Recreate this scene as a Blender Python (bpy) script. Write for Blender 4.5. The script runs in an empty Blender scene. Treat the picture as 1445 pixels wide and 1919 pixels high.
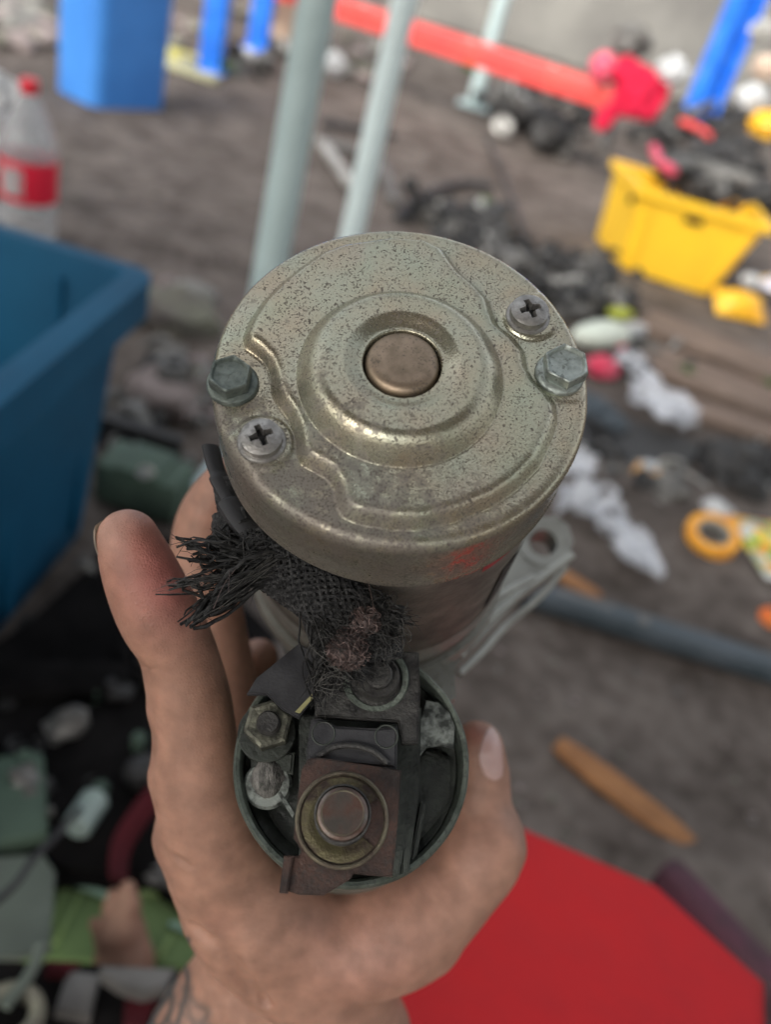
import bpy, bmesh, math, random
import numpy as np
from mathutils import Vector, Matrix, noise as mnoise
random.seed(7); np.random.seed(7)
S = bpy.context.scene
COL = S.collection
rad = math.radians

# ------------------------------------------------------------------ camera
F = 1650.0; CX = 722.5; CY = 959.5; H = 0.75          # focal length and centre in photo pixels, eye height
_D = np.array([-702., -2310., -1650.]); _D /= np.linalg.norm(_D)
_f = np.array([0, 0, -1.]); _Y = _f - _f.dot(_D) * _D; _Y /= np.linalg.norm(_Y)
_Z = -_D; _X = np.cross(_Y, _Z)
RC = np.array([_X, _Y, _Z])                             # camera axes -> world axes
CAM = np.array([0, 0, H])
cd = bpy.data.cameras.new('camera'); cam = bpy.data.objects.new('camera', cd); COL.objects.link(cam)
mw = Matrix.Identity(4)
for i in range(3):
    for j in range(3): mw[i][j] = RC[i, j]
mw.translation = Vector(CAM); cam.matrix_world = mw
cd.sensor_fit = 'HORIZONTAL'; cd.sensor_width = 36; cd.lens = 36 * F / 1445
cd.clip_start = 0.01; cd.clip_end = 200
cd.dof.use_dof = True; cd.dof.focus_distance = 0.187; cd.dof.aperture_fstop = 11.5
S.camera = cam
# ------------------------------------------------------------------ world, sun, exposure
SUN_EL, SUN_AZ = rad(38), rad(-150)
w = bpy.data.worlds.new('World'); S.world = w; w.use_nodes = True
nt = w.node_tree; bgn = nt.nodes['Background']
sky = nt.nodes.new('ShaderNodeTexSky'); sky.sky_type = 'NISHITA'; sky.sun_disc = False
sky.sun_elevation = SUN_EL; sky.sun_rotation = SUN_AZ; sky.dust_density = 6; sky.air_density = 1.5
hs = nt.nodes.new('ShaderNodeHueSaturation'); hs.inputs['Saturation'].default_value = 0.25
nt.links.new(sky.outputs[0], hs.inputs['Color']); nt.links.new(hs.outputs[0], bgn.inputs[0])
bgn.inputs[1].default_value = 0.145
sd = bpy.data.lights.new('sun', 'SUN'); sd.energy = 0.85; sd.angle = rad(18); sd.color = (1, .97, .92)
so = bpy.data.objects.new('sun', sd); COL.objects.link(so)
so.rotation_euler = Vector((math.sin(SUN_AZ) * math.cos(SUN_EL), math.cos(SUN_AZ) * math.cos(SUN_EL), math.sin(SUN_EL))).to_track_quat('Z', 'Y').to_euler()
S.view_settings.view_transform = 'Standard'; S.view_settings.look = 'None'
S.view_settings.exposure = 1.12; S.view_settings.gamma = 1
S.view_settings.use_curve_mapping = False

# ------------------------------------------------------------------ helpers: placing
def G(px, py, z=0.0):
    d = RC @ np.array([(px - CX) / F, -(py - CY) / F, -1.0]); t = (z - H) / d[2]
    return Vector(CAM + d * t)
def P(px, py, depth):                                   # point at camera-axis depth
    return Vector(CAM + RC @ np.array([(px - CX) / F * depth, -(py - CY) / F * depth, -depth]))
MD = 0.1824
_a = np.array([-.0651, .4567, 1.]); _a /= np.linalg.norm(_a)
_ez = -_a; _ex = np.array([1., 0, 0]) - _ez * _ez[0]; _ex /= np.linalg.norm(_ex); _ey = np.cross(_ez, _ex)
MO = np.array([(753.84 - CX) / F * MD, (700.5 - CY) / F * MD, MD])
def mloc(px, py, z):                                    # photo pixel -> point of the motor frame at height z
    d = np.array([(px - CX) / F, (py - CY) / F, 1.0])
    t = (z + MO.dot(_ez)) / d.dot(_ez); q = d * t - MO
    return (q.dot(_ex), q.dot(_ey), z)
def flip(v): return np.array([v[0], -v[1], -v[2]])
MM = Matrix.Identity(4)
for j, v in enumerate((_ex, _ey, _ez)):
    wv = RC @ flip(v)
    for i in range(3): MM[i][j] = wv[i]
MM.translation = Vector(CAM + RC @ flip(MO))

# ------------------------------------------------------------------ helpers: objects
def link(name, me, mat=None, parent=None, **props):
    o = bpy.data.objects.new(name, me); COL.objects.link(o)
    if mat is not None and me is not None: me.materials.clear(); me.materials.append(mat)
    if parent is not None: o.parent = parent
    for k, v in props.items(): o[k] = v
    return o
def obj(name, bm, mat, parent=None, smooth=True, loc=None, rot=None, **props):
    me = bpy.data.meshes.new(name); bm.normal_update(); bm.to_mesh(me); bm.free()
    if smooth:
        me.polygons.foreach_set('use_smooth', [True] * len(me.polygons)); me.set_sharp_from_angle(angle=rad(38))
    o = link(name, me, mat, parent, **props)
    if loc is not None: o.location = loc
    if rot is not None: o.rotation_euler = rot
    return o
def thing(name, label, cat, loc=(0, 0, 0), rot=(0, 0, 0), group=None):
    o = bpy.data.objects.new(name, None); COL.objects.link(o); o.location = loc; o.rotation_euler = rot
    o['label'] = label; o['category'] = cat
    if group: o['group'] = group
    return o
def tag(o, label, cat, group=None):
    o['label'] = label; o['category'] = cat
    if group: o['group'] = group
    return o
def b_box(bm, c, s, rot=None, bev=0.0, seg=2, taper=None):
    r = bmesh.ops.create_cube(bm, size=1.0); vs = r['verts']
    for v in vs:
        v.co = Vector((v.co.x * s[0], v.co.y * s[1], v.co.z * s[2]))
        if taper and v.co.z < 0: v.co.x *= taper; v.co.y *= taper
    if bev > 0:
        es = list({e for v in vs for e in v.link_edges})
        rr = bmesh.ops.bevel(bm, geom=es, offset=bev, segments=seg, affect='EDGES', profile=.6)
        vs = list({v for f in rr['faces'] for v in f.verts} | {v for v in vs if v.is_valid})
    m = Matrix.Translation(c) @ (rot.to_4x4() if rot is not None else Matrix.Identity(4))
    bmesh.ops.transform(bm, matrix=m, verts=vs)
    return vs
def b_lathe(bm, prof, n=48, m=None, a0=0, a1=2 * math.pi):
    full = abs(a1 - a0 - 2 * math.pi) < 1e-6; cnt = n if full else n + 1
    rings = []
    for (r, z) in prof:
        if r < 1e-7: rings.append([bm.verts.new((0, 0, z))]); continue
        rings.append([bm.verts.new((r * math.cos(a0 + (a1 - a0) * k / n), r * math.sin(a0 + (a1 - a0) * k / n), z)) for k in range(cnt)])
    for A, B in zip(rings, rings[1:]):
        for k in range(n):
            k2 = (k + 1) % cnt
            try:
                if len(A) == 1 and len(B) == 1: continue
                if len(A) == 1: bm.faces.new((A[0], B[k2], B[k]))
                elif len(B) == 1: bm.faces.new((A[k], A[k2], B[0]))
                else: bm.faces.new((A[k], A[k2], B[k2], B[k]))
            except ValueError: pass
    vs = [v for r in rings for v in r]
    if m is not None: bmesh.ops.transform(bm, matrix=m, verts=vs)
    return vs
def b_tube(bm, pts, rads, n=10, cap=True, flat=1.0, jit=0):
    pts = [Vector(p) for p in pts]
    if not hasattr(rads, '__len__'): rads = [rads] * len(pts)
    t0 = (pts[1] - pts[0]).normalized(); up = t0.orthogonal().normalized(); prev = t0; rings = []
    for i, p in enumerate(pts):
        t = (pts[min(i + 1, len(pts) - 1)] - pts[max(i - 1, 0)]).normalized()
        q = prev.rotation_difference(t); up = (q @ up).normalized(); prev = t
        sd_ = t.cross(up)
        rings.append([bm.verts.new(p + (up * math.cos(2 * math.pi * k / n) * flat + sd_ * math.sin(2 * math.pi * k / n)) * rads[i] * (1 + random.uniform(-jit, jit))) for k in range(n)])
    for A, B in zip(rings, rings[1:]):
        for k in range(n): bm.faces.new((A[k], A[(k + 1) % n], B[(k + 1) % n], B[k]))
    if cap: bm.faces.new(rings[0][::-1]); bm.faces.new(rings[-1])
    return [v for r in rings for v in r]
def spline(pts, n=8):
    pts = [Vector(p) for p in pts]; out = []
    q = [pts[0] * 2 - pts[1]] + pts + [pts[-1] * 2 - pts[-2]]
    for i in range(1, len(q) - 2):
        for k in range(n):
            t = k / n; a, b, c, d = q[i - 1], q[i], q[i + 1], q[i + 2]
            out.append(.5 * ((2 * b) + (c - a) * t + (2 * a - 5 * b + 4 * c - d) * t * t + (3 * b - a - 3 * c + d) * t ** 3))
    out.append(pts[-1]); return out
def b_prism(bm, poly, z1, thick, bev=0.0):              # poly of (x, y) extruded down from z1
    vs = [bm.verts.new((x, y, z1)) for x, y in poly]; f = bm.faces.new(vs)
    if f.normal.length == 0: f.normal_update()
    f.normal_update()
    if f.normal.z < 0: f.normal_flip()
    r = bmesh.ops.extrude_face_region(bm, geom=[f]); nv = [g for g in r['geom'] if isinstance(g, bmesh.types.BMVert)]
    for v in vs: v.co.z = z1 - thick
    allv = vs + nv
    if bev > 0:
        es = [e for e in bm.edges if e.verts[0] in nv and e.verts[1] in nv]
        bmesh.ops.bevel(bm, geom=es, offset=bev, segments=2, affect='EDGES')
    bmesh.ops.recalc_face_normals(bm, faces=bm.faces)
    return allv
def b_blob(bm, c, s, sub=3, amp=.2, sc=2.0, seed=0, rot=None, sharp=False):
    r = bmesh.ops.create_icosphere(bm, subdivisions=sub, radius=1.0); off = Vector((seed * 7.1, seed * 3.3, seed))
    for v in r['verts']:
        d = v.co.normalized()
        n_ = mnoise.noise(d * sc + off) + .5 * mnoise.noise(d * sc * 2.3 + off)
        if sharp: n_ = (.6 - abs(n_) * 2.2)
        co = d * (1 + amp * n_); v.co = Vector((co.x * s[0], co.y * s[1], co.z * s[2]))
        if rot is not None: v.co = rot @ v.co
        v.co += Vector(c)
    return r['verts']
def Rz(a): return Matrix.Rotation(a, 3, 'Z')
def Rxyz(a, b, c): return Matrix.Rotation(c, 3, 'Z') @ Matrix.Rotation(b, 3, 'Y') @ Matrix.Rotation(a, 3, 'X')

# ------------------------------------------------------------------ helpers: materials
def pm(name, c1, c2=None, scale=20, rough=.6, rough2=None, metal=0, bump=0, bscale=None, spk=None, spks=100, spkt=.62, spkc=(.02, .02, .02), sss=0, trans=0, coat=0, alpha=1, contrast=(.35, .65), detail=4, aniso=None):
    m = bpy.data.materials.new(name); m.use_nodes = True; n = m.node_tree.nodes; L = m.node_tree.links
    b = n['Principled BSDF']; tc = n.new('ShaderNodeTexCoord'); out = tc.outputs['Object']
    if aniso:
        mp = n.new('ShaderNodeMapping'); mp.inputs['Scale'].default_value = aniso; L.new(out, mp.inputs[0]); out = mp.outputs[0]
    b.inputs['Specular IOR Level'].default_value = .5 if rough < .6 else (.25 if rough < .9 else .08)
    b.inputs['Metallic'].default_value = metal; b.inputs['Roughness'].default_value = rough
    c2 = c2 or tuple(x * .75 for x in c1)
    nz = n.new('ShaderNodeTexNoise'); nz.inputs['Scale'].default_value = scale; nz.inputs['Detail'].default_value = detail; nz.inputs['Roughness'].default_value = .6; L.new(out, nz.inputs['Vector'])
    mr = n.new('ShaderNodeMapRange'); mr.inputs[1].default_value = contrast[0]; mr.inputs[2].default_value = contrast[1]; L.new(nz.outputs[0], mr.inputs[0])
    mx = n.new('ShaderNodeMix'); mx.data_type = 'RGBA'; mx.inputs[6].default_value = (*c1, 1); mx.inputs[7].default_value = (*c2, 1); L.new(mr.outputs[0], mx.inputs[0])
    col = mx.outputs[2]
    if rough2 is not None:
        rr = n.new('ShaderNodeMapRange'); rr.inputs[3].default_value = rough; rr.inputs[4].default_value = rough2; L.new(mr.outputs[0], rr.inputs[0]); L.new(rr.outputs[0], b.inputs['Roughness'])
    if spk:
        n2 = n.new('ShaderNodeTexNoise'); n2.inputs['Scale'].default_value = spks; n2.inputs['Detail'].default_value = 3; L.new(out, n2.inputs['Vector'])
        n3 = n.new('ShaderNodeTexNoise'); n3.inputs['Scale'].default_value = spks / 14; n3.inputs['Detail'].default_value = 2; L.new(out, n3.inputs['Vector'])
        ad = n.new('ShaderNodeMath'); ad.operation = 'MULTIPLY_ADD'; ad.inputs[1].default_value = .55; L.new(n3.outputs[0], ad.inputs[0]); L.new(n2.outputs[0], ad.inputs[2])
        r2 = n.new('ShaderNodeMapRange'); r2.inputs[1].default_value = spkt + .26; r2.inputs[2].default_value = spkt + .33; r2.inputs[4].default_value = spk; L.new(ad.outputs[0], r2.inputs[0])
        m2 = n.new('ShaderNodeMix'); m2.data_type = 'RGBA'; m2.inputs[7].default_value = (*spkc, 1); L.new(col, m2.inputs[6]); L.new(r2.outputs[0], m2.inputs[0]); col = m2.outputs[2]
        if metal:
            mm_ = n.new('ShaderNodeMath'); mm_.operation = 'MULTIPLY_ADD'; mm_.inputs[1].default_value = -metal; mm_.inputs[2].default_value = metal; L.new(r2.outputs[0], mm_.inputs[0]); L.new(mm_.outputs[0], b.inputs['Metallic'])
    L.new(col, b.inputs['Base Color'])
    if bump:
        n4 = n.new('ShaderNodeTexNoise'); n4.inputs['Scale'].default_value = bscale or scale * 4; n4.inputs['Detail'].default_value = 4; L.new(out, n4.inputs['Vector'])
        bp = n.new('ShaderNodeBump'); bp.inputs['Strength'].default_value = bump; bp.inputs['Distance'].default_value = 1.2 / (bscale or scale * 4); L.new(n4.outputs[0], bp.inputs['Height']); L.new(bp.outputs[0], b.inputs['Normal'])
    if sss: b.inputs['Subsurface Weight'].default_value = sss; b.inputs['Subsurface Scale'].default_value = .004; b.inputs['Subsurface Radius'].default_value = (1, .35, .2)
    if trans: b.inputs['Transmission Weight'].default_value = trans; b.inputs['IOR'].default_value = 1.3
    if coat: b.inputs['Coat Weight'].default_value = coat
    if alpha < 1: b.inputs['Alpha'].default_value = alpha
    return m
M = {}
M['zinc'] = pm('yellow_zinc_plate', (.44, .43, .33), (.33, .285, .205), 110, .33, .46, .85, .10, 2400, spk=.8, spks=2600, spkt=.545, spkc=(.06, .05, .042), contrast=(.3, .72), detail=6)
def zinc_mat():
    m = bpy.data.materials.new('speckled_zinc_plate'); m.use_nodes = True; n = m.node_tree.nodes; L = m.node_tree.links; b = n['Principled BSDF']; tc = n.new('ShaderNodeTexCoord')
    def nz(s, d=3, r=.55):
        x = n.new('ShaderNodeTexNoise'); x.inputs['Scale'].default_value = s; x.inputs['Detail'].default_value = d; x.inputs['Roughness'].default_value = r; L.new(tc.outputs['Object'], x.inputs['Vector']); return x.outputs[0]
    def rng(v, a, b_, c=0, d=1):
        x = n.new('ShaderNodeMapRange'); x.inputs[1].default_value = a; x.inputs[2].default_value = b_; x.inputs[3].default_value = c; x.inputs[4].default_value = d; L.new(v, x.inputs[0]); return x.outputs[0]
    def mth(op, a, b_):
        x = n.new('ShaderNodeMath'); x.operation = op
        for i, v in enumerate((a, b_)):
            if isinstance(v, (int, float)): x.inputs[i].default_value = v
            else: L.new(v, x.inputs[i])
        return x.outputs[0]
    def mix(f, a, b_):
        x = n.new('ShaderNodeMix'); x.data_type = 'RGBA'; L.new(f, x.inputs[0])
        for i, v in ((6, a), (7, b_)):
            if isinstance(v, tuple): x.inputs[i].default_value = (*v, 1)
            else: L.new(v, x.inputs[i])
        return x.outputs[2]
    c = mix(rng(nz(75, 3), .36, .64), (.37, .375, .29), (.385, .335, .24))
    c = mix(rng(nz(90, 4), .48, .78, 0, .55), c, (.37, .31, .25))
    c = mix(rng(nz(55, 2), .5, .72, 0, .45), c, (.32, .37, .27))
    # dirt stain toward the cable side of the cap
    sp = n.new('ShaderNodeSeparateXYZ'); L.new(tc.outputs['Object'], sp.inputs[0])
    grad = rng(mth('SUBTRACT', mth('MULTIPLY', sp.outputs[1], -.85), mth('MULTIPLY', sp.outputs[0], .5)), .008, .034)
    stain = mth('MULTIPLY', rng(mth('ADD', nz(260, 6, .7), mth('MULTIPLY', grad, .27)), .60, .76), .75)
    c = mix(stain, c, (.15, .13, .12))
    dens = mth('ADD', mth('MULTIPLY', nz(170, 3), .22), mth('MULTIPLY', grad, .035))
    pep = rng(mth('ADD', nz(2300, 2, .5), dens), .70, .745, 0, .78)
    pep2 = rng(nz(1000, 2, .6), .635, .67, 0, .85)
    allp = mth('MAXIMUM', pep, pep2)
    c = mix(allp, c, (.075, .062, .052))
    L.new(c, b.inputs['Base Color'])
    L.new(rng(mth('MAXIMUM', allp, mth('MULTIPLY', stain, .7)), 0, 1, .80, .2), b.inputs['Metallic']); L.new(rng(mth('MAXIMUM', allp, stain), 0, 1, .19, .6), b.inputs['Roughness'])
    bp = n.new('ShaderNodeBump'); bp.inputs['Strength'].default_value = .16; bp.inputs['Distance'].default_value = .0004; L.new(nz(2100, 3), bp.inputs['Height']); L.new(bp.outputs[0], b.inputs['Normal'])
    return m
M['zinc'] = zinc_mat()
M['zinc_side'] = pm('zinc_side', (.36, .35, .29), (.24, .18, .15), 90, .4, .55, .8, .12, 2200, spk=.6, spks=1500, spkt=.56, spkc=(.05, .04, .035), aniso=(1, 1, 3))
M['bronze'] = pm('bronze_button', (.34, .26, .19), (.23, .18, .13), 260, .38, .5, .85, .06, 2500, spk=.5, spks=1900, spkt=.6)
M['bolt'] = pm('galvanised_bolt', (.40, .44, .41), (.26, .29, .27), 420, .4, .55, .8, .15, 1700, spk=.6, spks=900, spkt=.6, spkc=(.03, .035, .03))
M['bolt_dk'] = pm('dark_bolt', (.20, .23, .21), (.10, .12, .11), 420, .45, .65, .7, .3, 1700)  # darker tone, used for the left bolt
M['screw'] = pm('screw_steel', (.40, .39, .37), (.24, .23, .22), 420, .34, .5, .85, .25, 1800, spk=.5, spks=900, spkt=.6)
M['dark_rec'] = pm('recess_shade', (.012, .012, .012), None, 300, .7)  # near black, stands in for the shade inside recesses, slots and bores
M['alu'] = pm('cast_aluminium', (.38, .385, .35), (.27, .27, .245), 60, .42, .55, .6, .06, 900, spk=.35, spks=300, spkt=.6, spkc=(.12, .11, .09))
M['yoke'] = pm('painted_yoke', (.20, .19, .16), (.10, .09, .08), 80, .5, .65, .5, .2, 700)
M['rimsteel'] = pm('solenoid_can', (.20, .23, .20), (.10, .12, .10), 160, .42, .6, .7, .3, 1300, spk=.5, spks=900, spkt=.58)
M['bakelite'] = pm('black_bakelite', (.016, .019, .016), (.060, .070, .058), 110, .45, .75, 0, .3, 900, contrast=(.4, .75))
M['bakelite2'] = pm('black_block', (.018, .018, .021), (.042, .042, .046), 150, .5, .65, 0, .15, 1500)
M['copper'] = pm('tarnished_copper', (.115, .068, .055), (.040, .031, .028), 140, .42, .62, .55, .25, 1400, spk=.6, spks=1100, spkt=.57, spkc=(.03, .025, .022))
M['brass'] = pm('stained_washer', (.15, .135, .07), (.045, .030, .026), 130, .42, .6, .6, .3, 1500, contrast=(.36, .56))
M['washer_rim'] = pm('washer_rim', (.22, .20, .14), (.11, .085, .07), 190, .4, .6, .7, .3, 1500)
M['stud'] = pm('copper_stud', (.17, .155, .14), (.13, .075, .06), 300, .3, .5, .8, .1, 1600)
M['darksteel'] = pm('greasy_steel', (.028, .027, .027), (.085, .083, .078), 200, .42, .65, .5, .4, 1300)
M['nut'] = pm('grimy_nut', (.22, .22, .17), (.06, .06, .05), 330, .42, .6, .7, .4, 1200)
M['dust'] = pm('grimy_rubber', (.20, .19, .175), (.06, .06, .055), 330, .7, .85, 0, .6, 1100, aniso=(2.5, 1, 1))
M['sleeve'] = pm('woven_sleeve', (.012, .012, .013), (.065, .065, .065), 1100, .65, .8, 0, .9, 2600, contrast=(.42, .7), detail=2)
M['fibre'] = pm('frayed_fibre', (.012, .012, .012), (.055, .054, .052), 700, .6, None, 0, contrast=(.45, .7))
M['fibre2'] = pm('light_fibre', (.13, .125, .115), (.05, .05, .048), 700, .6)
M['cuwire'] = pm('copper_strands', (.16, .11, .10), (.05, .04, .038), 900, .45, None, .5, .3, 3000)
M['straw'] = pm('straw', (.35, .33, .16), None, 300, .6)
M['stick_red'] = pm('red_sticker', (.33, .02, .03), (.2, .02, .02), 200, .5)
M['tab'] = pm('bent_tab', (.34, .37, .34), (.06, .065, .06), 260, .4, .6, .6, .3, 1000, contrast=(.42, .6))

# ------------------------------------------------------------------ background materials
def nodes_ground():
    m = bpy.data.materials.new('oily_ground'); m.use_nodes = True; n = m.node_tree.nodes; L = m.node_tree.links; b = n['Principled BSDF']
    tc = n.new('ShaderNodeTexCoord')
    def nz(s, d=5): 
        x = n.new('ShaderNodeTexNoise'); x.inputs['Scale'].default_value = s; x.inputs['Detail'].default_value = d; L.new(tc.outputs['Object'], x.inputs['Vector']); return x
    a, c, d = nz(1.6), nz(9), nz(38)
    cr = n.new('ShaderNodeValToRGB'); e = cr.color_ramp.elements
    e[0].position = .37; e[0].color = (.046, .036, .029, 1); e[1].position = .64; e[1].color = (.175, .148, .130, 1)
    x = e.new(.5); x.color = (.103, .085, .074, 1)
    ad = n.new('ShaderNodeMath'); ad.operation = 'MULTIPLY_ADD'; ad.inputs[1].default_value = .45; L.new(c.outputs[0], ad.inputs[0])
    m1 = n.new('ShaderNodeMath'); m1.operation = 'MULTIPLY_ADD'; m1.inputs[1].default_value = .25; m1.inputs[2].default_value = 0; L.new(a.outputs[0], m1.inputs[0]); L.new(m1.outputs[0], ad.inputs[2])
    a2 = n.new('ShaderNodeMath'); a2.operation = 'MULTIPLY_ADD'; a2.inputs[1].default_value = .32; L.new(d.outputs[0], a2.inputs[0]); L.new(ad.outputs[0], a2.inputs[2])
    L.new(a2.outputs[0], cr.inputs[0]); L.new(cr.outputs[0], b.inputs['Base Color']); b.inputs['Roughness'].default_value = .85; b.inputs['Specular IOR Level'].default_value = .2
    bp = n.new('ShaderNodeBump'); bp.inputs['Strength'].default_value = .8; bp.inputs['Distance'].default_value = .02; L.new(a2.outputs[0], bp.inputs['Height']); L.new(bp.outputs[0], b.inputs['Normal'])
    return m
M['ground'] = nodes_ground()
M['concrete'] = pm('concrete', (.24, .235, .215), (.16, .155, .145), 2.5, .85, None, 0, .3, 20)
M['sheet'] = pm('corrugated_sheet', (.30, .29, .27), (.22, .20, .18), 1.5, .6)
M['galv'] = pm('galvanised_pipe', (.46, .57, .57), (.38, .48, .48), 6, .42, .5, .05, .1, 60)
M['galv2'] = pm('pale_galvanised_pipe', (.72, .84, .84), (.62, .72, .72), 6, .38, .5, .0, .1, 60)
M['blue_lt'] = pm('light_blue_plastic', (.055, .24, .66), (.04, .19, .56), 5, .38)
M['blue_paint'] = pm('blue_paint', (.012, .13, .62), (.02, .20, .74), 14, .42, .6, spk=.35, spks=30, spkt=.6, spkc=(.25, .4, .7))
M['blue_dk'] = pm('deep_blue_plastic', (.005, .085, .17), (.003, .062, .13), 6, .6)
M['red_paint'] = pm('red_beam_paint', (.80, .09, .075), (.7, .065, .06), 6, .22, .35)
M['red_cloth'] = pm('crimson_cloth', (.52, .008, .04), (.36, .006, .03), 20, .85)
M['red_plastic'] = pm('red_plastic', (.50, .012, .015), (.42, .012, .017), 9, .65, .7, 0, .12, 9)
M['purple'] = pm('shaded_side_purple', (.10, .035, .055), (.05, .03, .035), 25, .6)  # colour carries the shading of the stool side
M['yellow'] = pm('yellow_plastic', (.92, .56, .03), (.85, .50, .03), 5, .35)
M['yellow2'] = pm('yellow_packet', (.88, .50, .02), (.8, .38, .02), 20, .35)
M['white'] = pm('white_plastic', (.52, .53, .53), (.38, .39, .4), 30, .4)
M['film'] = pm('clear_film', (.88, .90, .94), (.60, .62, .66), 34, .10, .22, alpha=.5)
M['petclear'] = pm('clear_pet', (.72, .74, .76), (.66, .68, .7), 20, .12, trans=.6, alpha=.75)
M['label'] = pm('red_label', (.72, .012, .045), (.70, .02, .05), 30, .35)
M['capred'] = pm('red_cap', (.72, .01, .03), None, 30, .35)
M['orange'] = pm('orange_stick', (.36, .17, .07), (.26, .12, .05), 40, .7)
M['orange2'] = pm('orange_plastic', (.80, .16, .02), (.7, .2, .03), 20, .4)
M['tape'] = pm('amber_tape', (.88, .40, .03), (.75, .30, .02), 30, .3)
M['teal'] = pm('dark_teal_rubber', (.028, .042, .052), (.055, .07, .085), 16, .4, .6)
M['scrapdk'] = pm('oily_black_scrap', (.014, .014, .015), (.045, .043, .041), 14, .5, .75, .1)
M['scrapmd'] = pm('grey_scrap', (.17, .165, .155), (.08, .075, .07), 12, .45, .7, .35)
M['scraplt'] = pm('bright_scrap', (.50, .50, .47), (.28, .27, .25), 15, .4, .6, .4)
M['wood'] = pm('old_plank', (.26, .19, .15), (.12, .088, .07), 7, .8, None, 0, .3, 40, aniso=(1, 6, 6))
M['moss'] = pm('mossy_stone', (.20, .20, .15), (.12, .105, .10), 12, .85, None, 0, .4, 60)
M['pinkstone'] = pm('pinkish_stone', (.30, .25, .24), (.17, .14, .13), 12, .85, None, 0, .4, 60)
M['green'] = pm('leaf_green', (.09, .22, .05), (.05, .13, .03), 20, .6)
M['board'] = pm('pale_green_board', (.15, .23, .085), (.10, .16, .06), 12, .6)
M['board_lt'] = pm('mint_strip', (.30, .48, .36), None, 20, .5)
M['board_st'] = pm('green_rib', (.24, .36, .13), None, 20, .5)
M['greygreen'] = pm('grey_green_case', (.085, .13, .095), (.06, .09, .07), 14, .6)
M['greyrag'] = pm('grey_green_sheet', (.15, .18, .15), (.11, .13, .11), 12, .7)
M['casing'] = pm('black_greasy_casing', (.004, .0037, .0037), (.011, .010, .010), 16, .95, .9)
M['darkred'] = pm('dark_red_strap', (.07, .006, .010), (.045, .005, .008), 30, .85)
M['foot'] = pm('foot_skin', (.32, .19, .135), (.24, .135, .095), 30, .6, sss=.1)
M['beige'] = pm('beige_paint', (.60, .46, .36), None, 10, .6)
M['blackrub'] = pm('black_rubber', (.018, .018, .02), (.04, .04, .042), 30, .55)
M['pinkplas'] = pm('pink_wrapper', (.65, .04, .10), (.6, .1, .16), 20, .4)
def printed(name, cols, scale):
    m = bpy.data.materials.new(name); m.use_nodes = True; n = m.node_tree.nodes; L = m.node_tree.links; b = n['Principled BSDF']
    tc = n.new('ShaderNodeTexCoord'); v = n.new('ShaderNodeTexVoronoi'); v.inputs['Scale'].default_value = scale; L.new(tc.outputs['Object'], v.inputs['Vector'])
    sp = n.new('ShaderNodeSeparateColor'); L.new(v.outputs['Color'], sp.inputs[0]); cr = n.new('ShaderNodeValToRGB'); cr.color_ramp.interpolation = 'CONSTANT'
    e = cr.color_ramp.elements; e[0].color = (*cols[0], 1); e[1].position = 1 / len(cols); e[1].color = (*cols[1], 1)
    for i, c in enumerate(cols[2:]): x = e.new((i + 2) / len(cols)); x.color = (*c, 1)
    L.new(sp.outputs[0], cr.inputs[0]); L.new(cr.outputs[0], b.inputs['Base Color']); b.inputs['Roughness'].default_value = .3
    return m
M['packet'] = printed('printed_packet', [(.75, .35, .02), (.8, .65, .05), (.12, .4, .08), (.7, .7, .65), (.75, .1, .03), (.45, .5, .35)], 38)
M['packet2'] = printed('printed_packet_purple', [(.85, .5, .02), (.7, .7, .8), (.25, .15, .45), (.85, .55, .02)], 30)
# ------------------------------------------------------------------ structure
bm = bmesh.new(); bmesh.ops.create_grid(bm, x_segments=160, y_segments=160, size=9)
for v in bm.verts:
    p = v.co; d = math.hypot(p.x, p.y - 1.2)
    k = min(1, max(0, (d - 1.9) / 2))
    v.co.z = -.006 + .006 * mnoise.noise(p * 4) + k * (.05 * max(0, mnoise.noise(p * 1.7)) + .03 * max(0, mnoise.noise(p * 5)))
    v.co.y += 4
o = obj('ground', bm, M['ground']); o['kind'] = 'structure'
bm = bmesh.new(); bmesh.ops.create_grid(bm, x_segments=2, y_segments=2, size=80)
o = obj('ground_beyond', bm, M['ground'], loc=(0, 0, -.06)); o['kind'] = 'structure'
bm = bmesh.new(); b_box(bm, (3.4, 7.6, .8), (9.0, .18, 1.6), bev=.01)
wl = obj('concrete_wall', bm, M['concrete']); tag(wl, 'low pale grey concrete wall far behind the red beam', 'wall')
# unseen roof, added and sized to shade the near things, far ones stay lit
bm = bmesh.new(); n = 90
for i in range(n):
    x0 = -5 + 9 * i / n; x1 = -5 + 9 * (i + 1) / n
    z0 = 2.5 + .02 * math.sin(i * 1.2); z1 = 2.5 + .02 * math.sin((i + 1) * 1.2)
    q = [bm.verts.new(c) for c in ((x0, -3.1, z0 - .2), (x1, -3.1, z1 - .2), (x1, -.05, z1), (x0, -.05, z0))]; bm.faces.new(q)
bmesh.ops.solidify(bm, geom=bm.faces[:], thickness=.004)
o = obj('added_shade_roof', bm, M['sheet']); o['kind'] = 'structure'

# ------------------------------------------------------------------ starter motor
motor = thing('starter_motor', 'old round starter motor with speckled yellowish end cap and solenoid, held up in a hand', 'starter motor')
motor.matrix_world = MM
def L2(px, py, z): q = mloc(px, py, z); return (q[0], q[1])
def mobj(name, bm, mat, parent=motor, **k): return obj(name, bm, M[mat], parent, **k)

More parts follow.
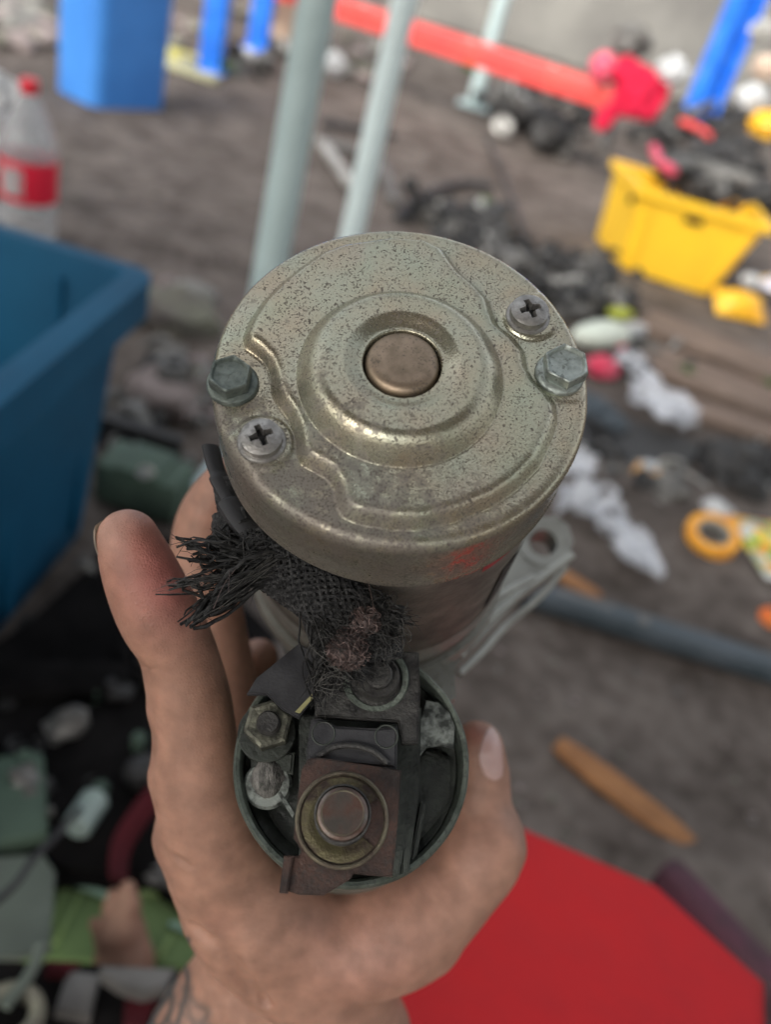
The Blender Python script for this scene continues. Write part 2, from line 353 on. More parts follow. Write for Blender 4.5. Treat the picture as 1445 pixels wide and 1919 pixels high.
# --- end cap: pressed sheet, heightfield on a polar grid
ol = [(644,458),(603,473),(564,500),(525,531),(492,564),(468,599),(455,630),(459,650),(481,667),(498,684),(507,706),(511,732),(523,757),(541,782),(553,810),(558,843),(566,868),(589,880),(613,893),(629,918),(632,946),(643,966),(674,979),(730,989),(785,990),(855,974),(924,946),(971,913),(1012,871),(1036,821),(1046,788),(1043,760),(1029,738),(1006,716),(990,691),(984,660),(965,635),(934,610),(925,588),(918,563),(896,538),(866,513),(850,493),(832,467),(795,449),(730,445)]
OL = np.array([L2(x, y, .0009) for x, y in ol])
def poly_sdf(X, Y, poly):
    A = poly; B = np.roll(poly, -1, 0); d = np.full(X.shape, 1e9); ins = np.zeros(X.shape, bool)
    for (ax, ay), (bx, by) in zip(A, B):
        ex, ey = bx - ax, by - ay; wx, wy = X - ax, Y - ay
        t = np.clip((wx * ex + wy * ey) / (ex * ex + ey * ey), 0, 1)
        d = np.minimum(d, np.hypot(wx - ex * t, wy - ey * t))
        c = ((ay > Y) != (by > Y)) & (X < (bx - ax) * (Y - ay) / (by - ay + 1e-15) + ax); ins ^= c
    return np.where(ins, -d, d)
def sstep(a, b, x): t = np.clip((x - a) / (b - a), 0, 1); return t * t * (3 - 2 * t)
dome_c = L2(751, 700, .004); but_c = L2(755, 676, .0080)
NT, RR = 420, np.concatenate([np.linspace(.0001, .0366, 190)])
th = np.linspace(0, 2 * np.pi, NT, endpoint=False)
X = RR[:, None] * np.cos(th); Y = RR[:, None] * np.sin(th)
sdf = poly_sdf(X, Y, OL)
t_ = np.clip((.0003 - sdf) / .0040, 0, 1); hh = .0032 * (.35 * sstep(.0003, -.0026, sdf) + .65 * (1 - (1 - t_) ** 2.2))
rd = np.hypot(X - dome_c[0], Y - dome_c[1])
t_ = np.clip((.0211 - rd) / .0058, 0, 1); k_ = .35 * sstep(0, 1, t_) + .65 * (1 - (1 - t_) ** 2.2); hh = hh + .0052 * k_
rb = np.hypot(X - dome_c[0], Y - dome_c[1] )
rb = np.hypot(X - but_c[0], Y - but_c[1])
hh = hh - .0013 * sstep(.0120, .0083, rb) - .0030 * sstep(.0080, .0075, rb)
SCR = [(995, 594), (491, 832)]; BLT = [(1056, 696), (436, 716)]
for p in SCR:
    c = L2(*p, .0); r_ = np.hypot(X - c[0], Y - c[1]); hh = hh * (1 - sstep(.0068, .0056, r_)) + .0007 * sstep(.0066, .0056, r_)
for p in BLT:
    c = L2(*p, .0); r_ = np.hypot(X - c[0], Y - c[1]); hh = hh * (1 - sstep(.0085, .0068, r_)) + .0002 * sstep(.0085, .0068, r_)
hh = hh + .00012 * np.sin(th * 3 + 1) * (RR[:, None] / .037) ** 2
prof = [(.0366 + .0028 * math.sin(a), -.0028 + .0028 * math.cos(a)) for a in np.linspace(.18, math.pi / 2, 9)] + [(.0394, -.005), (.0393, -.012), (.0392, -.0190), (.0395, -.0198), (.0393, -.0204), (.0386, -.0204), (.0384, -.019), (.0383, -.014)]
vs = [(x, y, z) for x, y, z in zip(X.ravel(), Y.ravel(), hh.ravel())]
for i, (r, z) in enumerate(prof):
    dz = hh[-1] * max(0, 1 - i / 5)
    for k in range(NT): 
        dent = 1 + .004 * math.sin(th[k] * 5 + 2) * (i > 8)
        vs.append((r * dent * math.cos(th[k]), r * dent * math.sin(th[k]), z + dz[k]))
nr = len(RR) + len(prof); fs = []
for i in range(nr - 1):
    for k in range(NT):
        k2 = (k + 1) % NT; fs.append((i * NT + k, (i + 1) * NT + k, (i + 1) * NT + k2, i * NT + k2))
me = bpy.data.meshes.new('end_cap'); me.from_pydata(vs, [], fs); me.polygons.foreach_set('use_smooth', [True] * len(fs)); me.update()
cap = link('end_cap', me, M['zinc'], motor)
bm = bmesh.new()
b_lathe(bm, [(0, .0046), (.0052, .00455), (.0063, .0044), (.0072, .0040), (.0076, .0034), (.0078, .0026), (.0078, .0000)], 64, Matrix.Translation((but_c[0], but_c[1], .0036)) @ Matrix.Diagonal((.95, .95, 1, 1)))
mobj('centre_button', bm, 'bronze', cap)

def hex_bolt(c, ang, r=.0052, h=.0050, off=(0, 0)):
    bm = bmesh.new(); m = Matrix.Translation((c[0], c[1], 0)) @ Matrix.Rotation(ang, 4, 'Z')
    b_lathe(bm, [(0, .0014), (.0042, .0014), (.0050, .0011), (.0053, .0006), (.0053, .0002), (.0050, 0), (0, 0)], 40, m @ Matrix.Translation((off[0], off[1], 0)))
    # hexagonal head with chamfer and dished top
    n = 48; rings = []
    def hx(a): a = (a % (math.pi / 3)) - math.pi / 6; return math.cos(math.pi / 6) / math.cos(a)
    for (k, z, rnd) in ((1.0, .0010, 0), (1.0, h - .0007, 0), (.98, h - .0002, .10), (.93, h, .22), (.86, h - .0001, .4), (.78, h - .0008, .45), (.6, h - .0009, .6), (.01, h - .0008, 1)):
        rings.append([bm.verts.new(m @ Vector((r * k * ((1 - rnd) * hx(2 * math.pi * j / n) + rnd * .93) * math.cos(2 * math.pi * j / n), r * k * ((1 - rnd) * hx(2 * math.pi * j / n) + rnd * .93) * math.sin(2 * math.pi * j / n), z))) for j in range(n)])
    for A, B in zip(rings, rings[1:]):
        for j in range(n): bm.faces.new((A[j], A[(j + 1) % n], B[(j + 1) % n], B[j]))
    bm.faces.new(rings[-1])
    for v in bm.verts: v.co += Vector([random.uniform(-1, 1) * .00004 for _ in range(3)])
    return bm
c = L2(1063, 679, .0042); mobj('hex_bolt', hex_bolt(c, .55, .0049, .0042, (-.0008, 0)), 'bolt')
c = L2(430, 698, .0044); mobj('hex_bolt', hex_bolt(c, .40, .0045, .0044, (.0002, -.0002)), 'bolt_dk')

def cross_screw(c, ang, name='cross_screw'):
    root = None; bm = bmesh.new(); m = Matrix.Translation((c[0], c[1], 0))
    b_lathe(bm, [(.0022, .0012), (.0042, .0012), (.0047, .0010), (.0049, .0006), (.0047, .0002), (.003, .0002)], 40, m)
    NTs, NR = 96, 44; rings = []
    for i in range(NR + 1):
        t = i / NR; r = .0041 * min(1, t * 1.12); ring = []
        for j in range(NTs):
            a = 2 * math.pi * j / NTs; x, y = r * math.cos(a), r * math.sin(a)
            z = .0037 - .0009 * (r / .0042) ** 2.5 if t < .893 else .0032 - (t - .893) / .107 * .002
            xr = x * math.cos(ang) + y * math.sin(ang); yr = -x * math.sin(ang) + y * math.cos(ang)
            def arm(u, v): return max(abs(u) - .00225, abs(v) - .00050 - .00012 * (abs(u) < .0012))
            dd = min(arm(xr, yr), arm(yr, xr)); 
            if t < .85: z -= .0021 * (1 - min(1, max(0, (dd + .00022) / .00032)))
            ring.append(bm.verts.new(m @ Vector((x, y, z))))
        rings.append(ring)
    for A, B in zip(rings, rings[1:]):
        for j in range(NTs):
            if A is rings[0]: 
                continue
            bm.faces.new((A[j], B[j], B[(j + 1) % NTs], A[(j + 1) % NTs]))
    bmesh.ops.delete(bm, geom=rings[0], context='VERTS'); bm.faces.new(rings[1])
    s_ = mobj(name, bm, 'screw')
    # black floor of the cross recess, its shade put into the colour
    bm = bmesh.new(); l, q = .00215, .00048
    for a in (ang, ang + math.pi / 2):
        b_box(bm, (c[0], c[1], .0017 if a == ang else .00168), (2 * l, 2 * q, .0006), Rz(a))
    mobj('recess', bm, 'dark_rec', s_)
cross_screw(L2(995, 577, .0037), .33); cross_screw(L2(489, 814, .0037), .42)

# --- yoke, drive housing, flange
bm = bmesh.new(); b_lathe(bm, [(.0, -.012), (.0376, -.012), (.0377, -.05), (.0376, -.098), (.0372, -.1)], 96); mobj('yoke', bm, 'yoke')
bm = bmesh.new(); c0 = L2(828, 1100, -.018)
b_lathe(bm, [(.0379, -.0206), (.0379, -.0295)], 12, None, -1.02, -.80); mobj('red_sticker', bm, 'stick_red')
bm = bmesh.new(); b_lathe(bm, [(.0, -.099), (.0392, -.099), (.0398, -.101), (.0398, -.106), (.0385, -.108), (.0360, -.125), (.0345, -.150), (.034, -.168), (.030, -.18), (.02, -.19), (0, -.19)], 72)
hs_ = mobj('drive_housing', bm, 'alu')
bm = bmesh.new(); pl = [(975,990),(1005,970),(1040,966),(1066,985),(1075,1015),(1064,1045),(1035,1075),(985,1110),(905,1195),(858,1245),(845,1290),(770,1290),(700,1160),(800,1000)]
z_ = -.158; hole = L2(1018, 1017, z_); pp = [L2(*p, z_) for p in pl]
b_prism(bm, pp, z_, .012)
fl = mobj('mounting_flange', bm, 'alu', hs_)
cut = bmesh.new(); b_lathe(cut, [(0, z_ + .01), (.0056, z_ + .01), (.0056, z_ - .03), (0, z_ - .03)], 32, Matrix.Translation((hole[0], hole[1], 0)))
bmesh.ops.recalc_face_normals(cut, faces=cut.faces); cme = bpy.data.meshes.new('c'); cut.to_mesh(cme); cut.free(); co_ = bpy.data.objects.new('c', cme); COL.objects.link(co_)
co_.parent = motor
md = fl.modifiers.new('b', 'BOOLEAN'); md.object = co_; md.operation = 'DIFFERENCE'; md.solver = 'EXACT'
bpy.context.view_layer.update(); dg = bpy.context.evaluated_depsgraph_get(); nm = bpy.data.meshes.new_from_object(fl.evaluated_get(dg))
fl.modifiers.clear(); fl.data = nm; bpy.data.objects.remove(co_); fl.data.materials.clear(); fl.data.materials.append(M['alu'])
nm.polygons.foreach_set('use_smooth', [False] * len(nm.polygons))
bm = bmesh.new(); b_lathe(bm, [(.0056, z_ + .0002), (.0098, z_ + .0006), (.0102, z_ + .0001), (.0102, z_ - .003)], 40, Matrix.Translation((hole[0], hole[1], 0))); mobj('hole_boss', bm, 'alu', fl)
def rib(pts, r, mat='alu', nm_='rib', par=hs_, flat=1.0):
    bm = bmesh.new(); b_tube(bm, spline([mloc(*p) for p in pts], 5), r, 10, flat=flat); mobj(nm_, bm, mat, par)
rib([(1072, 1040, -.150), (1010, 1085, -.148), (945, 1135, -.142), (880, 1190, -.135), (858, 1225, -.13)], .0016)
rib([(1060, 1062, -.160), (1010, 1120, -.160), (950, 1170, -.158), (905, 1220, -.155), (860, 1262, -.15)], .0014)
rib([(1000, 1082, -.140), (930, 1120, -.132), (900, 1160, -.128), (862, 1230, -.12)], .0013)
# solenoid neck of the housing (between yoke and solenoid)
SC = (-.008, -.0703)
bm = bmesh.new(); nk = [L2(850, 1150, -.10), L2(858, 1300, -.10), L2(700, 1420, -.10), L2(560, 1330, -.10), L2(560, 1150, -.10)]
b_prism(bm, nk, -.100, .06, .004); mobj('housing_neck', bm, 'alu', hs_)
bm = bmesh.new(); b_lathe(bm, [(0, -.108), (.0250, -.108), (.0250, -.125), (.022, -.145), (0, -.145)], 48, Matrix.Translation((SC[0], SC[1], 0))); mobj('solenoid_seat', bm, 'alu', hs_)
# dark strip standing in for a shaded recess of the yoke, below the cap
bm = bmesh.new(); b_lathe(bm, [(.0379, -.045), (.0381, -.046), (.0381, -.074), (.0379, -.075)], 10, None, -.75, -.42); mobj('yoke_shade_strip', bm, 'darksteel')
bm = bmesh.new(); b_lathe(bm, [(.0378, -.080), (.0382, -.082), (.0382, -.090), (.0378, -.092)], 96); mobj('band', bm, 'alu')

# --- solenoid
T = Matrix.Translation((SC[0], SC[1], 0))
bm = bmesh.new(); b_lathe(bm, [(.0246, -.056), (.0246, -.0512), (.0252, -.0500), (.0260, -.0497), (.0265, -.0503), (.0267, -.0520), (.0266, -.056), (.0264, -.060), (.0264, -.112), (0, -.112)], 128, T)
for v in bm.verts:
    if v.co.z > -.057: v.co.z += .0003 * mnoise.noise(v.co * 160); v.co.x += .0003 * mnoise.noise(v.co * 120 + Vector((9, 0, 0)))
can = mobj('solenoid_can', bm, 'rimsteel')
bm = bmesh.new(); b_lathe(bm, [(0, -.0570), (.012, -.0568), (.0215, -.0572), (.0228, -.0560), (.0242, -.0556), (.0249, -.0562)], 96, T)
for v in bm.verts: v.co.z += .0005 * mnoise.noise(v.co * 250)
end = mobj('terminal_cap', bm, 'bakelite')
def pr(name, poly, z, thick, mat, bev=.0004, par=end, sub=False):
    bm = bmesh.new(); b_prism(bm, [L2(x, y, z) for x, y in poly], z, thick, bev); return mobj(name, bm, mat, par, smooth=False)
# raised bakelite tower and its walls
pr('insulator_tower', [(560, 1340), (770, 1330), (775, 1420), (762, 1560), (748, 1640), (560, 1600)], -.0475, .0095, 'bakelite')
pr('insulator_ridge', [(752, 1330), (790, 1326), (786, 1480), (766, 1632), (752, 1640), (756, 1480)], -.0485, .008, 'bakelite')
pr('insulator_ridge', [(790, 1500), (800, 1505), (776, 1630), (764, 1634)], -.051, .006, 'bakelite')
pr('raised_pad', [(756, 1430), (800, 1400), (850, 1420), (850, 1500), (800, 1560), (770, 1590)], -.0548, .0030, 'bakelite', .0008)
# bent tab at the right
pr('bent_tab', [(800, 1312), (822, 1316), (842, 1334), (853, 1360), (850, 1402), (826, 1396), (800, 1400), (786, 1418), (786, 1360)], -.0500, .0012, 'tab', .0003)
# thick braided end terminal plate (dark, upper)
pr('terminal_plate', [(600, 1232), (690, 1215), (785, 1222), (788, 1300), (784, 1392), (754, 1392), (746, 1352), (590, 1342), (590, 1290)], -.0395, .0028, 'darksteel', .0004)
pr('insulator_block', [(583, 1347), (600, 1345), (632, 1360), (700, 1364), (746, 1360), (744, 1440), (574, 1426), (576, 1395)], -.0368, .010, 'bakelite2', .0006)
for (x, y) in ((606, 1374), (724, 1380)):
    bm = bmesh.new(); b_lathe(bm, [(.0022, .0001), (.0024, .00022), (.0026, .0001)], 24, Matrix.Translation(mloc(x, y, -.0368))); mobj('moulded_ring', bm, 'bakelite', end)
# dark saddle arc above the copper plate
bm = bmesh.new(); b_tube(bm, spline([mloc(594, 1418, -.0362), mloc(625, 1400, -.0360), mloc(662, 1397, -.0360), (mloc(700, 1408, -.0360)), mloc(726, 1430, -.0362)], 6), .0007, 8); mobj('saddle_arc', bm, 'darksteel', end)
# copper coloured plate with its bent lower tongue
cp = pr('copper_plate', [(578, 1421), (600, 1419), (752, 1443), (745, 1540), (736, 1642), (700, 1640), (664, 1636), (654, 1648), (607, 1677), (560, 1676), (536, 1668), (549, 1603), (560, 1604), (565, 1594), (558, 1580), (550, 1570), (556, 1510), (566, 1440)], -.0345, .0016, 'copper', .0003)
pr('folded_edge', [(532, 1603), (550, 1603), (538, 1673), (523, 1672)], -.0330, .0050, 'copper', .0003)
sc = mloc(641, 1535, -.0345)
bm = bmesh.new(); b_lathe(bm, [(.0084, .0001), (.0087, .0006), (.0091, .0007), (.0094, .0005), (.0095, .0003), (.0095, 0)], 64, Matrix.Translation(sc))
for v in bm.verts: v.co.z += .0002 * mnoise.noise(v.co * 500)
mobj('washer', bm, 'washer_rim', end)
bm = bmesh.new(); b_lathe(bm, [(.0082, .0002), (.0072, .0004), (.0064, .0004), (.0058, .0002), (.0045, .0001)], 48, Matrix.Translation(sc), .5, 5.6); mobj('spring_washer', bm, 'brass', end)
st = mloc(641, 1532, -.0345)
bm = bmesh.new()
pf = [(0, .0100), (.0033, .0100), (.00355, .0097), (.0036, .0089), (.0041, .0085)]
z = .0084
b_lathe(bm, pf, 56, Matrix.Translation(st) @ Matrix.Diagonal((1.2, 1.2, 1.0, 1))); stu = mobj('terminal_stud', bm, 'stud', end)
bm = bmesh.new(); pf = [(.0044, .0085)]
for i in range(9): pf += [(.0047, z), (.0044, z - .0004)]; z -= .0008
pf += [(.0046, z)]
b_lathe(bm, pf, 56, Matrix.Translation(st) @ Matrix.Diagonal((1.18, 1.18, 1.0, 1))); mobj('stud_thread', bm, 'darksteel', end)
bm = bmesh.new(); b_lathe(bm, [(.0039, .00998), (.00405, .01010), (.0042, .0099)], 48, Matrix.Translation(st)); mobj('stud_edge', bm, 'washer_rim', end)
# upper terminal: washer, nut, stud, lug
c = mloc(704, 1272, -.0395)
bm = bmesh.new(); b_lathe(bm, [(.0058, .0004), (.0060, .0010), (.0071, .0011), (.0074, .0006), (.0074, 0)], 56, Matrix.Translation(c) @ Matrix.Rotation(rad(8), 4, 'X')); mobj('washer', bm, 'rimsteel', end)
bm = bmesh.new(); b_lathe(bm, [(0, .0058), (.0026, .0058), (.0030, .0054), (.0031, .0036), (.0044, .0036), (.0048, .0030), (.0048, 0)], 40, Matrix.Translation(mloc(707, 1274, -.0385))); mobj('terminal_stud', bm, 'darksteel', end)
# small nut with stud at left
c = mloc(504, 1362, -.050)
bm = bmesh.new(); n = 6
m = Matrix.Translation(c) @ Matrix.Rotation(.30, 4, 'Z')
b_lathe(bm, [(.0024, .0043), (.0047, .0045), (.0055, .0040), (.0056, 0), (0, 0)], 6, m)
mobj('hex_nut', bm, 'nut', end, smooth=False)
bm = bmesh.new(); b_lathe(bm, [(.0, .0072), (.0022, .0072), (.00255, .0067), (.0025, .0058), (.0027, .0055), (.0025, .005), (.0027, .0046), (.0027, 0)], 32, Matrix.Translation(mloc(506, 1364, -.050))); mobj('small_stud', bm, 'darksteel', end)
bm = bmesh.new(); b_lathe(bm, [(.0, .0002), (.0064, .0002), (.0066, 0), (.0066, -.004)], 32, Matrix.Translation(mloc(500, 1372, -.050))); mobj('stud_boss', bm, 'bakelite', end)
pr('side_bracket', [(480, 1270), (560, 1205), (602, 1225), (592, 1300), (560, 1345), (530, 1330), (500, 1300), (462, 1300)], -.0440, .0020, 'bakelite2', .0004)
pr('side_bracket_leg', [(470, 1400), (552, 1410), (548, 1450), (470, 1440)], -.051, .006, 'bakelite', .0006)
# grimy rubber plug and its pin
bm = bmesh.new(); b_blob(bm, mloc(502, 1458, -.0535), (.0042, .0050, .0042), 4, .10, 2.5, 3); mobj('rubber_plug', bm, 'dust', end)
bm = bmesh.new(); b_lathe(bm, [(.0044, 0), (.0052, .001), (.0054, .0022), (.0048, .0030), (.003, .003)], 40, Matrix.Translation(mloc(503, 1472, -.0545))); mobj('plug_collar', bm, 'tab', end)
bm = bmesh.new(); b_prism(bm, [L2(x, y, -.0475) for x, y in ((519, 1485), (526, 1482), (552, 1524), (548, 1532))], -.0475, .0006, .0001); mobj('metal_pin', bm, 'tab', end)
bm = bmesh.new(); b_prism(bm, [L2(x, y, -.0385) for x, y in ((594, 1290), (598, 1294), (562, 1336), (553, 1333))], -.0385, .0005, .0001); mobj('straw_sliver', bm, 'straw', end)

# --- cable
cable = mobj('cable_sleeve', (lambda b: (b_tube(b, spline([mloc(700, 1238, -.0315), mloc(695, 1205, -.0305), mloc(668, 1165, -.027), mloc(610, 1118, -.026), mloc(560, 1082, -.026), mloc(510, 1052, -.027), mloc(462, 1030, -.030)], 10), [.0050] * 6 + [.0062] * 10 + [.0056] * 20 + [.0050] * 15 + [.0046] * 10, 28, flat=.72, jit=.03), b)[1])(bmesh.new()), 'sleeve')
bm = bmesh.new(); b_tube(bm, spline([mloc(690, 1260, -.031), mloc(640, 1230, -.030), mloc(606, 1190, -.029), mloc(590, 1150, -.029)], 8), [.0035] * 8 + [.0045] * 8 + [.004] * 9, 20, flat=.7, jit=.04); mobj('sleeve_flap', bm, 'sleeve', cable)
bm = bmesh.new(); b_tube(bm, spline([mloc(395, 838, -.031), mloc(408, 885, -.031), mloc(432, 932, -.031), mloc(470, 990, -.030), mloc(520, 1040, -.030)], 8), [.0026] * 10 + [.0034] * 8 + [.0052] * 15, 16, flat=.5); mobj('rubber_strip', bm, 'blackrub', cable)
bm = bmesh.new(); b_tube(bm, spline([mloc(430, 905, -.033), mloc(440, 960, -.033), mloc(445, 1010, -.033), mloc(480, 1050, -.031)], 8), [.0045] * 10 + [.0060] * 15, 16, flat=.7, jit=.05); mobj('sleeve_stump', bm, 'sleeve', cable)
# copper strand knots
for (x, y, z, s) in ((686, 1163, -.0205, .0033), (652, 1222, -.0230, .0044), (660, 1195, -.0225, .0032)):
    bm = bmesh.new(); c = Vector(mloc(x, y, z))
    b_blob(bm, c - Vector((0, 0, .0008)), (s * .85, s * .75, s * .45), 3, .3, 3, x)
    for i in range(90):
        d0 = Vector((random.gauss(0, 1), random.gauss(0, 1), random.uniform(.1, 1))).normalized(); ax = Vector((random.gauss(0, 1), random.gauss(0, 1), random.gauss(0, .4))).normalized(); sp_ = random.uniform(.5, 1.5); pts = []
        for k in range(7):
            q = Matrix.Rotation((k / 6 - .5) * sp_, 3, ax) @ d0; q = Vector((q.x * s, q.y * s * .85, abs(q.z) * s * .55)) * (1 + .12 * math.sin(k + i)); pts.append(c + q)
        b_tube(bm, pts, .00009, 3, cap=False)
    mobj('copper_strand_knot', bm, 'cuwire', cable)
def fibres(n, src, dst, spread, r=.00016, wob=.0012, lenv=(.6, 1.1), bm=None, seg=6, curl=1.0):
    for i in range(n):
        a = Vector(mloc(*random.choice(src))) + Vector([random.gauss(0, spread) for _ in range(3)])
        bq = Vector(mloc(*random.choice(dst))) + Vector([random.gauss(0, spread * 1.3) for _ in range(3)])
        e = a + (bq - a) * random.uniform(*lenv); off = Vector([random.gauss(0, wob) for _ in range(3)]); pts = []
        sd_ = Vector([random.uniform(0, 50) for _ in range(3)])
        for k in range(seg + 1):
            t = k / seg; p_ = a.lerp(e, t) + off * math.sin(t * 3.1)
            p_ += Vector([mnoise.noise(p_ * 260 + sd_ * .02 + Vector((q * 9, 0, 0))) for q in range(3)]) * .0011 * curl * t
            p_ += Vector([random.gauss(0, 1) for _ in range(3)]) * .00007 * curl; pts.append(p_)
        b_tube(bm, pts, [r * random.uniform(.5, 1.25) * (1 - .5 * k / seg) for k in range(seg + 1)], 3, cap=False)
def tuft(n, src, tips, spread, r, bm, sub_=9):
    # bundles: every lock of fibres has its own tip, the fibres of one lock stay together and then fan out
    for i in range(n):
        t0 = random.choice(src); t1 = random.choice(tips); t1 = (t1[0] + random.gauss(0, 9), t1[1] + random.gauss(0, 9), t1[2] + random.gauss(0, .001))
        mid = ((t0[0] + t1[0]) / 2 + random.gauss(0, 10), (t0[1] + t1[1]) / 2 + random.gauss(0, 10), (t0[2] + t1[2]) / 2)
        fibres(sub_, [mid], [t1], spread * .6, r, .0003, (.5, 1.12), bm, 5, 1.4)
        fibres(sub_ // 2, [t0], [mid], spread, r, .0005, (.9, 1.1), bm, 5, 1.2)
# woven braid laid round the sleeve: crossing yarns
SP = spline([mloc(700, 1238, -.031), mloc(695, 1205, -.030), mloc(668, 1165, -.027), mloc(610, 1118, -.026), mloc(560, 1082, -.026), mloc(510, 1052, -.027), mloc(462, 1030, -.030), mloc(425, 1018, -.031)], 14)
bm = bmesh.new(); up = Vector((0, 0, 1)); N = 22; RD = [.0056 + .0008 * math.sin(min(1, i / 40) * math.pi / 2) - .0010 * max(0, (i - 60) / 38) for i in range(len(SP))]
for sgn in (-1, 1):
    for j in range(N):
        pts = []
        for i, p in enumerate(SP):
            t_ = (SP[min(i + 1, len(SP) - 1)] - SP[max(i - 1, 0)]).normalized(); s1 = t_.cross(up).normalized(); s2 = s1.cross(t_)
            a = 2 * math.pi * j / N + sgn * i * .085; r = RD[i] * (1 + .035 * math.sin(i * .085 * N + j * math.pi)) + random.gauss(0, .00011)
            pts.append(p + s1 * math.cos(a) * r + s2 * math.sin(a) * r * .74)
        e = random.randint(84, len(pts)) if random.random() < .7 else random.randint(60, 84)
        b_tube(bm, pts[:e], .00050, 5, cap=False, flat=1)
o = mobj('woven_braid', bm, 'sleeve', cable); o['kind'] = 'stuff'
bm = bmesh.new()
def yarn(n, src, tips, bm):
    for i in range(n):
        t0 = random.choice(src); t1 = random.choice(tips); a = Vector(mloc(t0[0] + random.gauss(0, 12), t0[1] + random.gauss(0, 10), t0[2] + random.gauss(0, .001))); e = Vector(mloc(t1[0] + random.gauss(0, 10), t1[1] + random.gauss(0, 10), t1[2] + random.gauss(0, .0012)))
        off = Vector([random.gauss(0, .0012) for _ in range(3)]); K = 7; rr = random.uniform(.00022, .00050); off2 = Vector([random.gauss(0, .0006) for _ in range(3)])
        pts = [a.lerp(e, k / K * random.uniform(.92, 1.0)) + off * math.sin(k / K * 3.1) + off2 * math.sin(k / K * 6.8) + Vector([random.gauss(0, .00024) for _ in range(3)]) for k in range(K + 1)]
        b_tube(bm, pts, [rr] * (K - 1) + [rr * 1.05, rr * .8], 5, flat=random.uniform(.4, 1), jit=.15)
        for q in range(1):                                # a few hairs leave every yarn
            h0 = pts[random.randint(3, K)]; d_ = (pts[-1] - pts[-3]).normalized() + Vector([random.gauss(0, .5) for _ in range(3)]); l_ = random.uniform(.001, .0032)
            b_tube(bm, [h0, h0 + d_ * l_ * .5, h0 + d_ * l_ + Vector([random.gauss(0, .0003) for _ in range(3)])], .00007, 3, cap=False)
yarn(26, [(490, 1045, -.027), (450, 1040, -.028)], [(335, 1008, -.024), (350, 1030, -.025), (345, 1045, -.025), (385, 1062, -.025), (372, 1020, -.026)], bm)
yarn(12, [(480, 1060, -.027), (440, 1075, -.027)], [(308, 1100, -.020), (312, 1096, -.0205), (335, 1096, -.021)], bm)
yarn(30, [(500, 1065, -.027), (450, 1080, -.027)], [(338, 1164, -.022), (348, 1176, -.022), (366, 1166, -.022), (395, 1135, -.022), (375, 1150, -.022)], bm)
yarn(44, [(540, 1050, -.025), (500, 1040, -.027)], [(400, 1010, -.026), (385, 1050, -.026), (400, 1080, -.024), (425, 1105, -.023), (390, 1110, -.024), (410, 1040, -.025), (430, 1000, -.028)], bm)
yarn(40, [(480, 975, -.029), (465, 1010, -.029)], [(412, 1005, -.029), (404, 1020, -.028), (432, 935, -.031), (415, 965, -.030), (450, 1040, -.026)], bm)
yarn(24, [(540, 1035, -.0235), (520, 1060, -.0235)], [(430, 1085, -.022), (400, 1120, -.0215), (440, 1050, -.0235)], bm)
fibres(120, [(500, 1040, -.0235), (470, 1060, -.0245), (440, 1060, -.026)], [(450, 1090, -.023), (520, 1030, -.023), (400, 1060, -.024), (470, 1000, -.026)], .0022, .0001, .0010, bm=bm)
o = mobj('frayed_fibre', bm, 'fibre', cable); o['kind'] = 'stuff'
bm = bmesh.new()
fibres(26, [(545, 1040, -.022), (520, 1035, -.0225)], [(420, 1100, -.022), (350, 1165, -.020), (400, 1130, -.021)], .0008, .00010, .0010, bm=bm)
fibres(18, [(430, 1085, -.023)], [(310, 1100, -.0185)], .0006, .00010, .0008, bm=bm)
fibres(34, [(428, 935, -.031), (432, 960, -.031)], [(412, 1000, -.029), (404, 1018, -.028)], .0005, .00010, .0006, bm=bm)
fibres(46, [(600, 1190, -.0235), (620, 1240, -.0245), (600, 1280, -.027)], [(640, 1275, -.025), (668, 1262, -.0255), (596, 1320, -.03), (660, 1250, -.024)], .0012, .00008, .0012, bm=bm)
fibres(36, [(690, 1140, -.0205), (720, 1160, -.0215), (745, 1190, -.023)], [(755, 1180, -.022), (740, 1200, -.022), (720, 1240, -.0235)], .0012, .00008, .0012, bm=bm)
o = mobj('light_fibre', bm, 'fibre2', cable); o['kind'] = 'stuff'
bm = bmesh.new()
yarn(46, [(600, 1165, -.0245), (620, 1200, -.0250)], [(596, 1320, -.031), (625, 1295, -.030), (660, 1272, -.028), (590, 1280, -.03), (665, 1262, -.028)], bm)
yarn(26, [(690, 1125, -.023), (715, 1150, -.0225)], [(748, 1165, -.022), (738, 1200, -.0225), (758, 1155, -.022)], bm)
fibres(200, [(690, 1120, -.023), (725, 1165, -.0225), (700, 1140, -.0225)], [(745, 1165, -.022), (735, 1200, -.0225), (720, 1130, -.0235), (758, 1160, -.022)], .0015, .00012, .0008, bm=bm)
fibres(220, [(600, 1160, -.0245), (620, 1200, -.0255), (610, 1250, -.027), (640, 1260, -.027)], [(600, 1310, -.031), (625, 1290, -.030), (660, 1270, -.028), (594, 1290, -.03), (690, 1275, -.028), (590, 1230, -.028)], .0016, .00012, .0010, bm=bm)
fibres(120, [(640, 1150, -.0225), (620, 1180, -.0235)], [(670, 1190, -.0225), (640, 1230, -.024), (690, 1230, -.0235), (720, 1210, -.0235)], .0018, .00011, .0012, bm=bm)
FZ = [(545 + 75 * u + 14 * v, 1068 + 70 * u - 26 * v) for u in (-.8, -.4, 0, .5, 1, 1.5) for v in (-1, 0, 1)]
for (x, y) in FZ: fibres(7, [(x, y, -.0212)], [(x + random.uniform(-18, 18), y + random.uniform(-18, 18), -.0206)], .0009, .00008, .0004, bm=bm, seg=4)
o = mobj('sleeve_fuzz', bm, 'fibre', cable); o['kind'] = 'stuff'
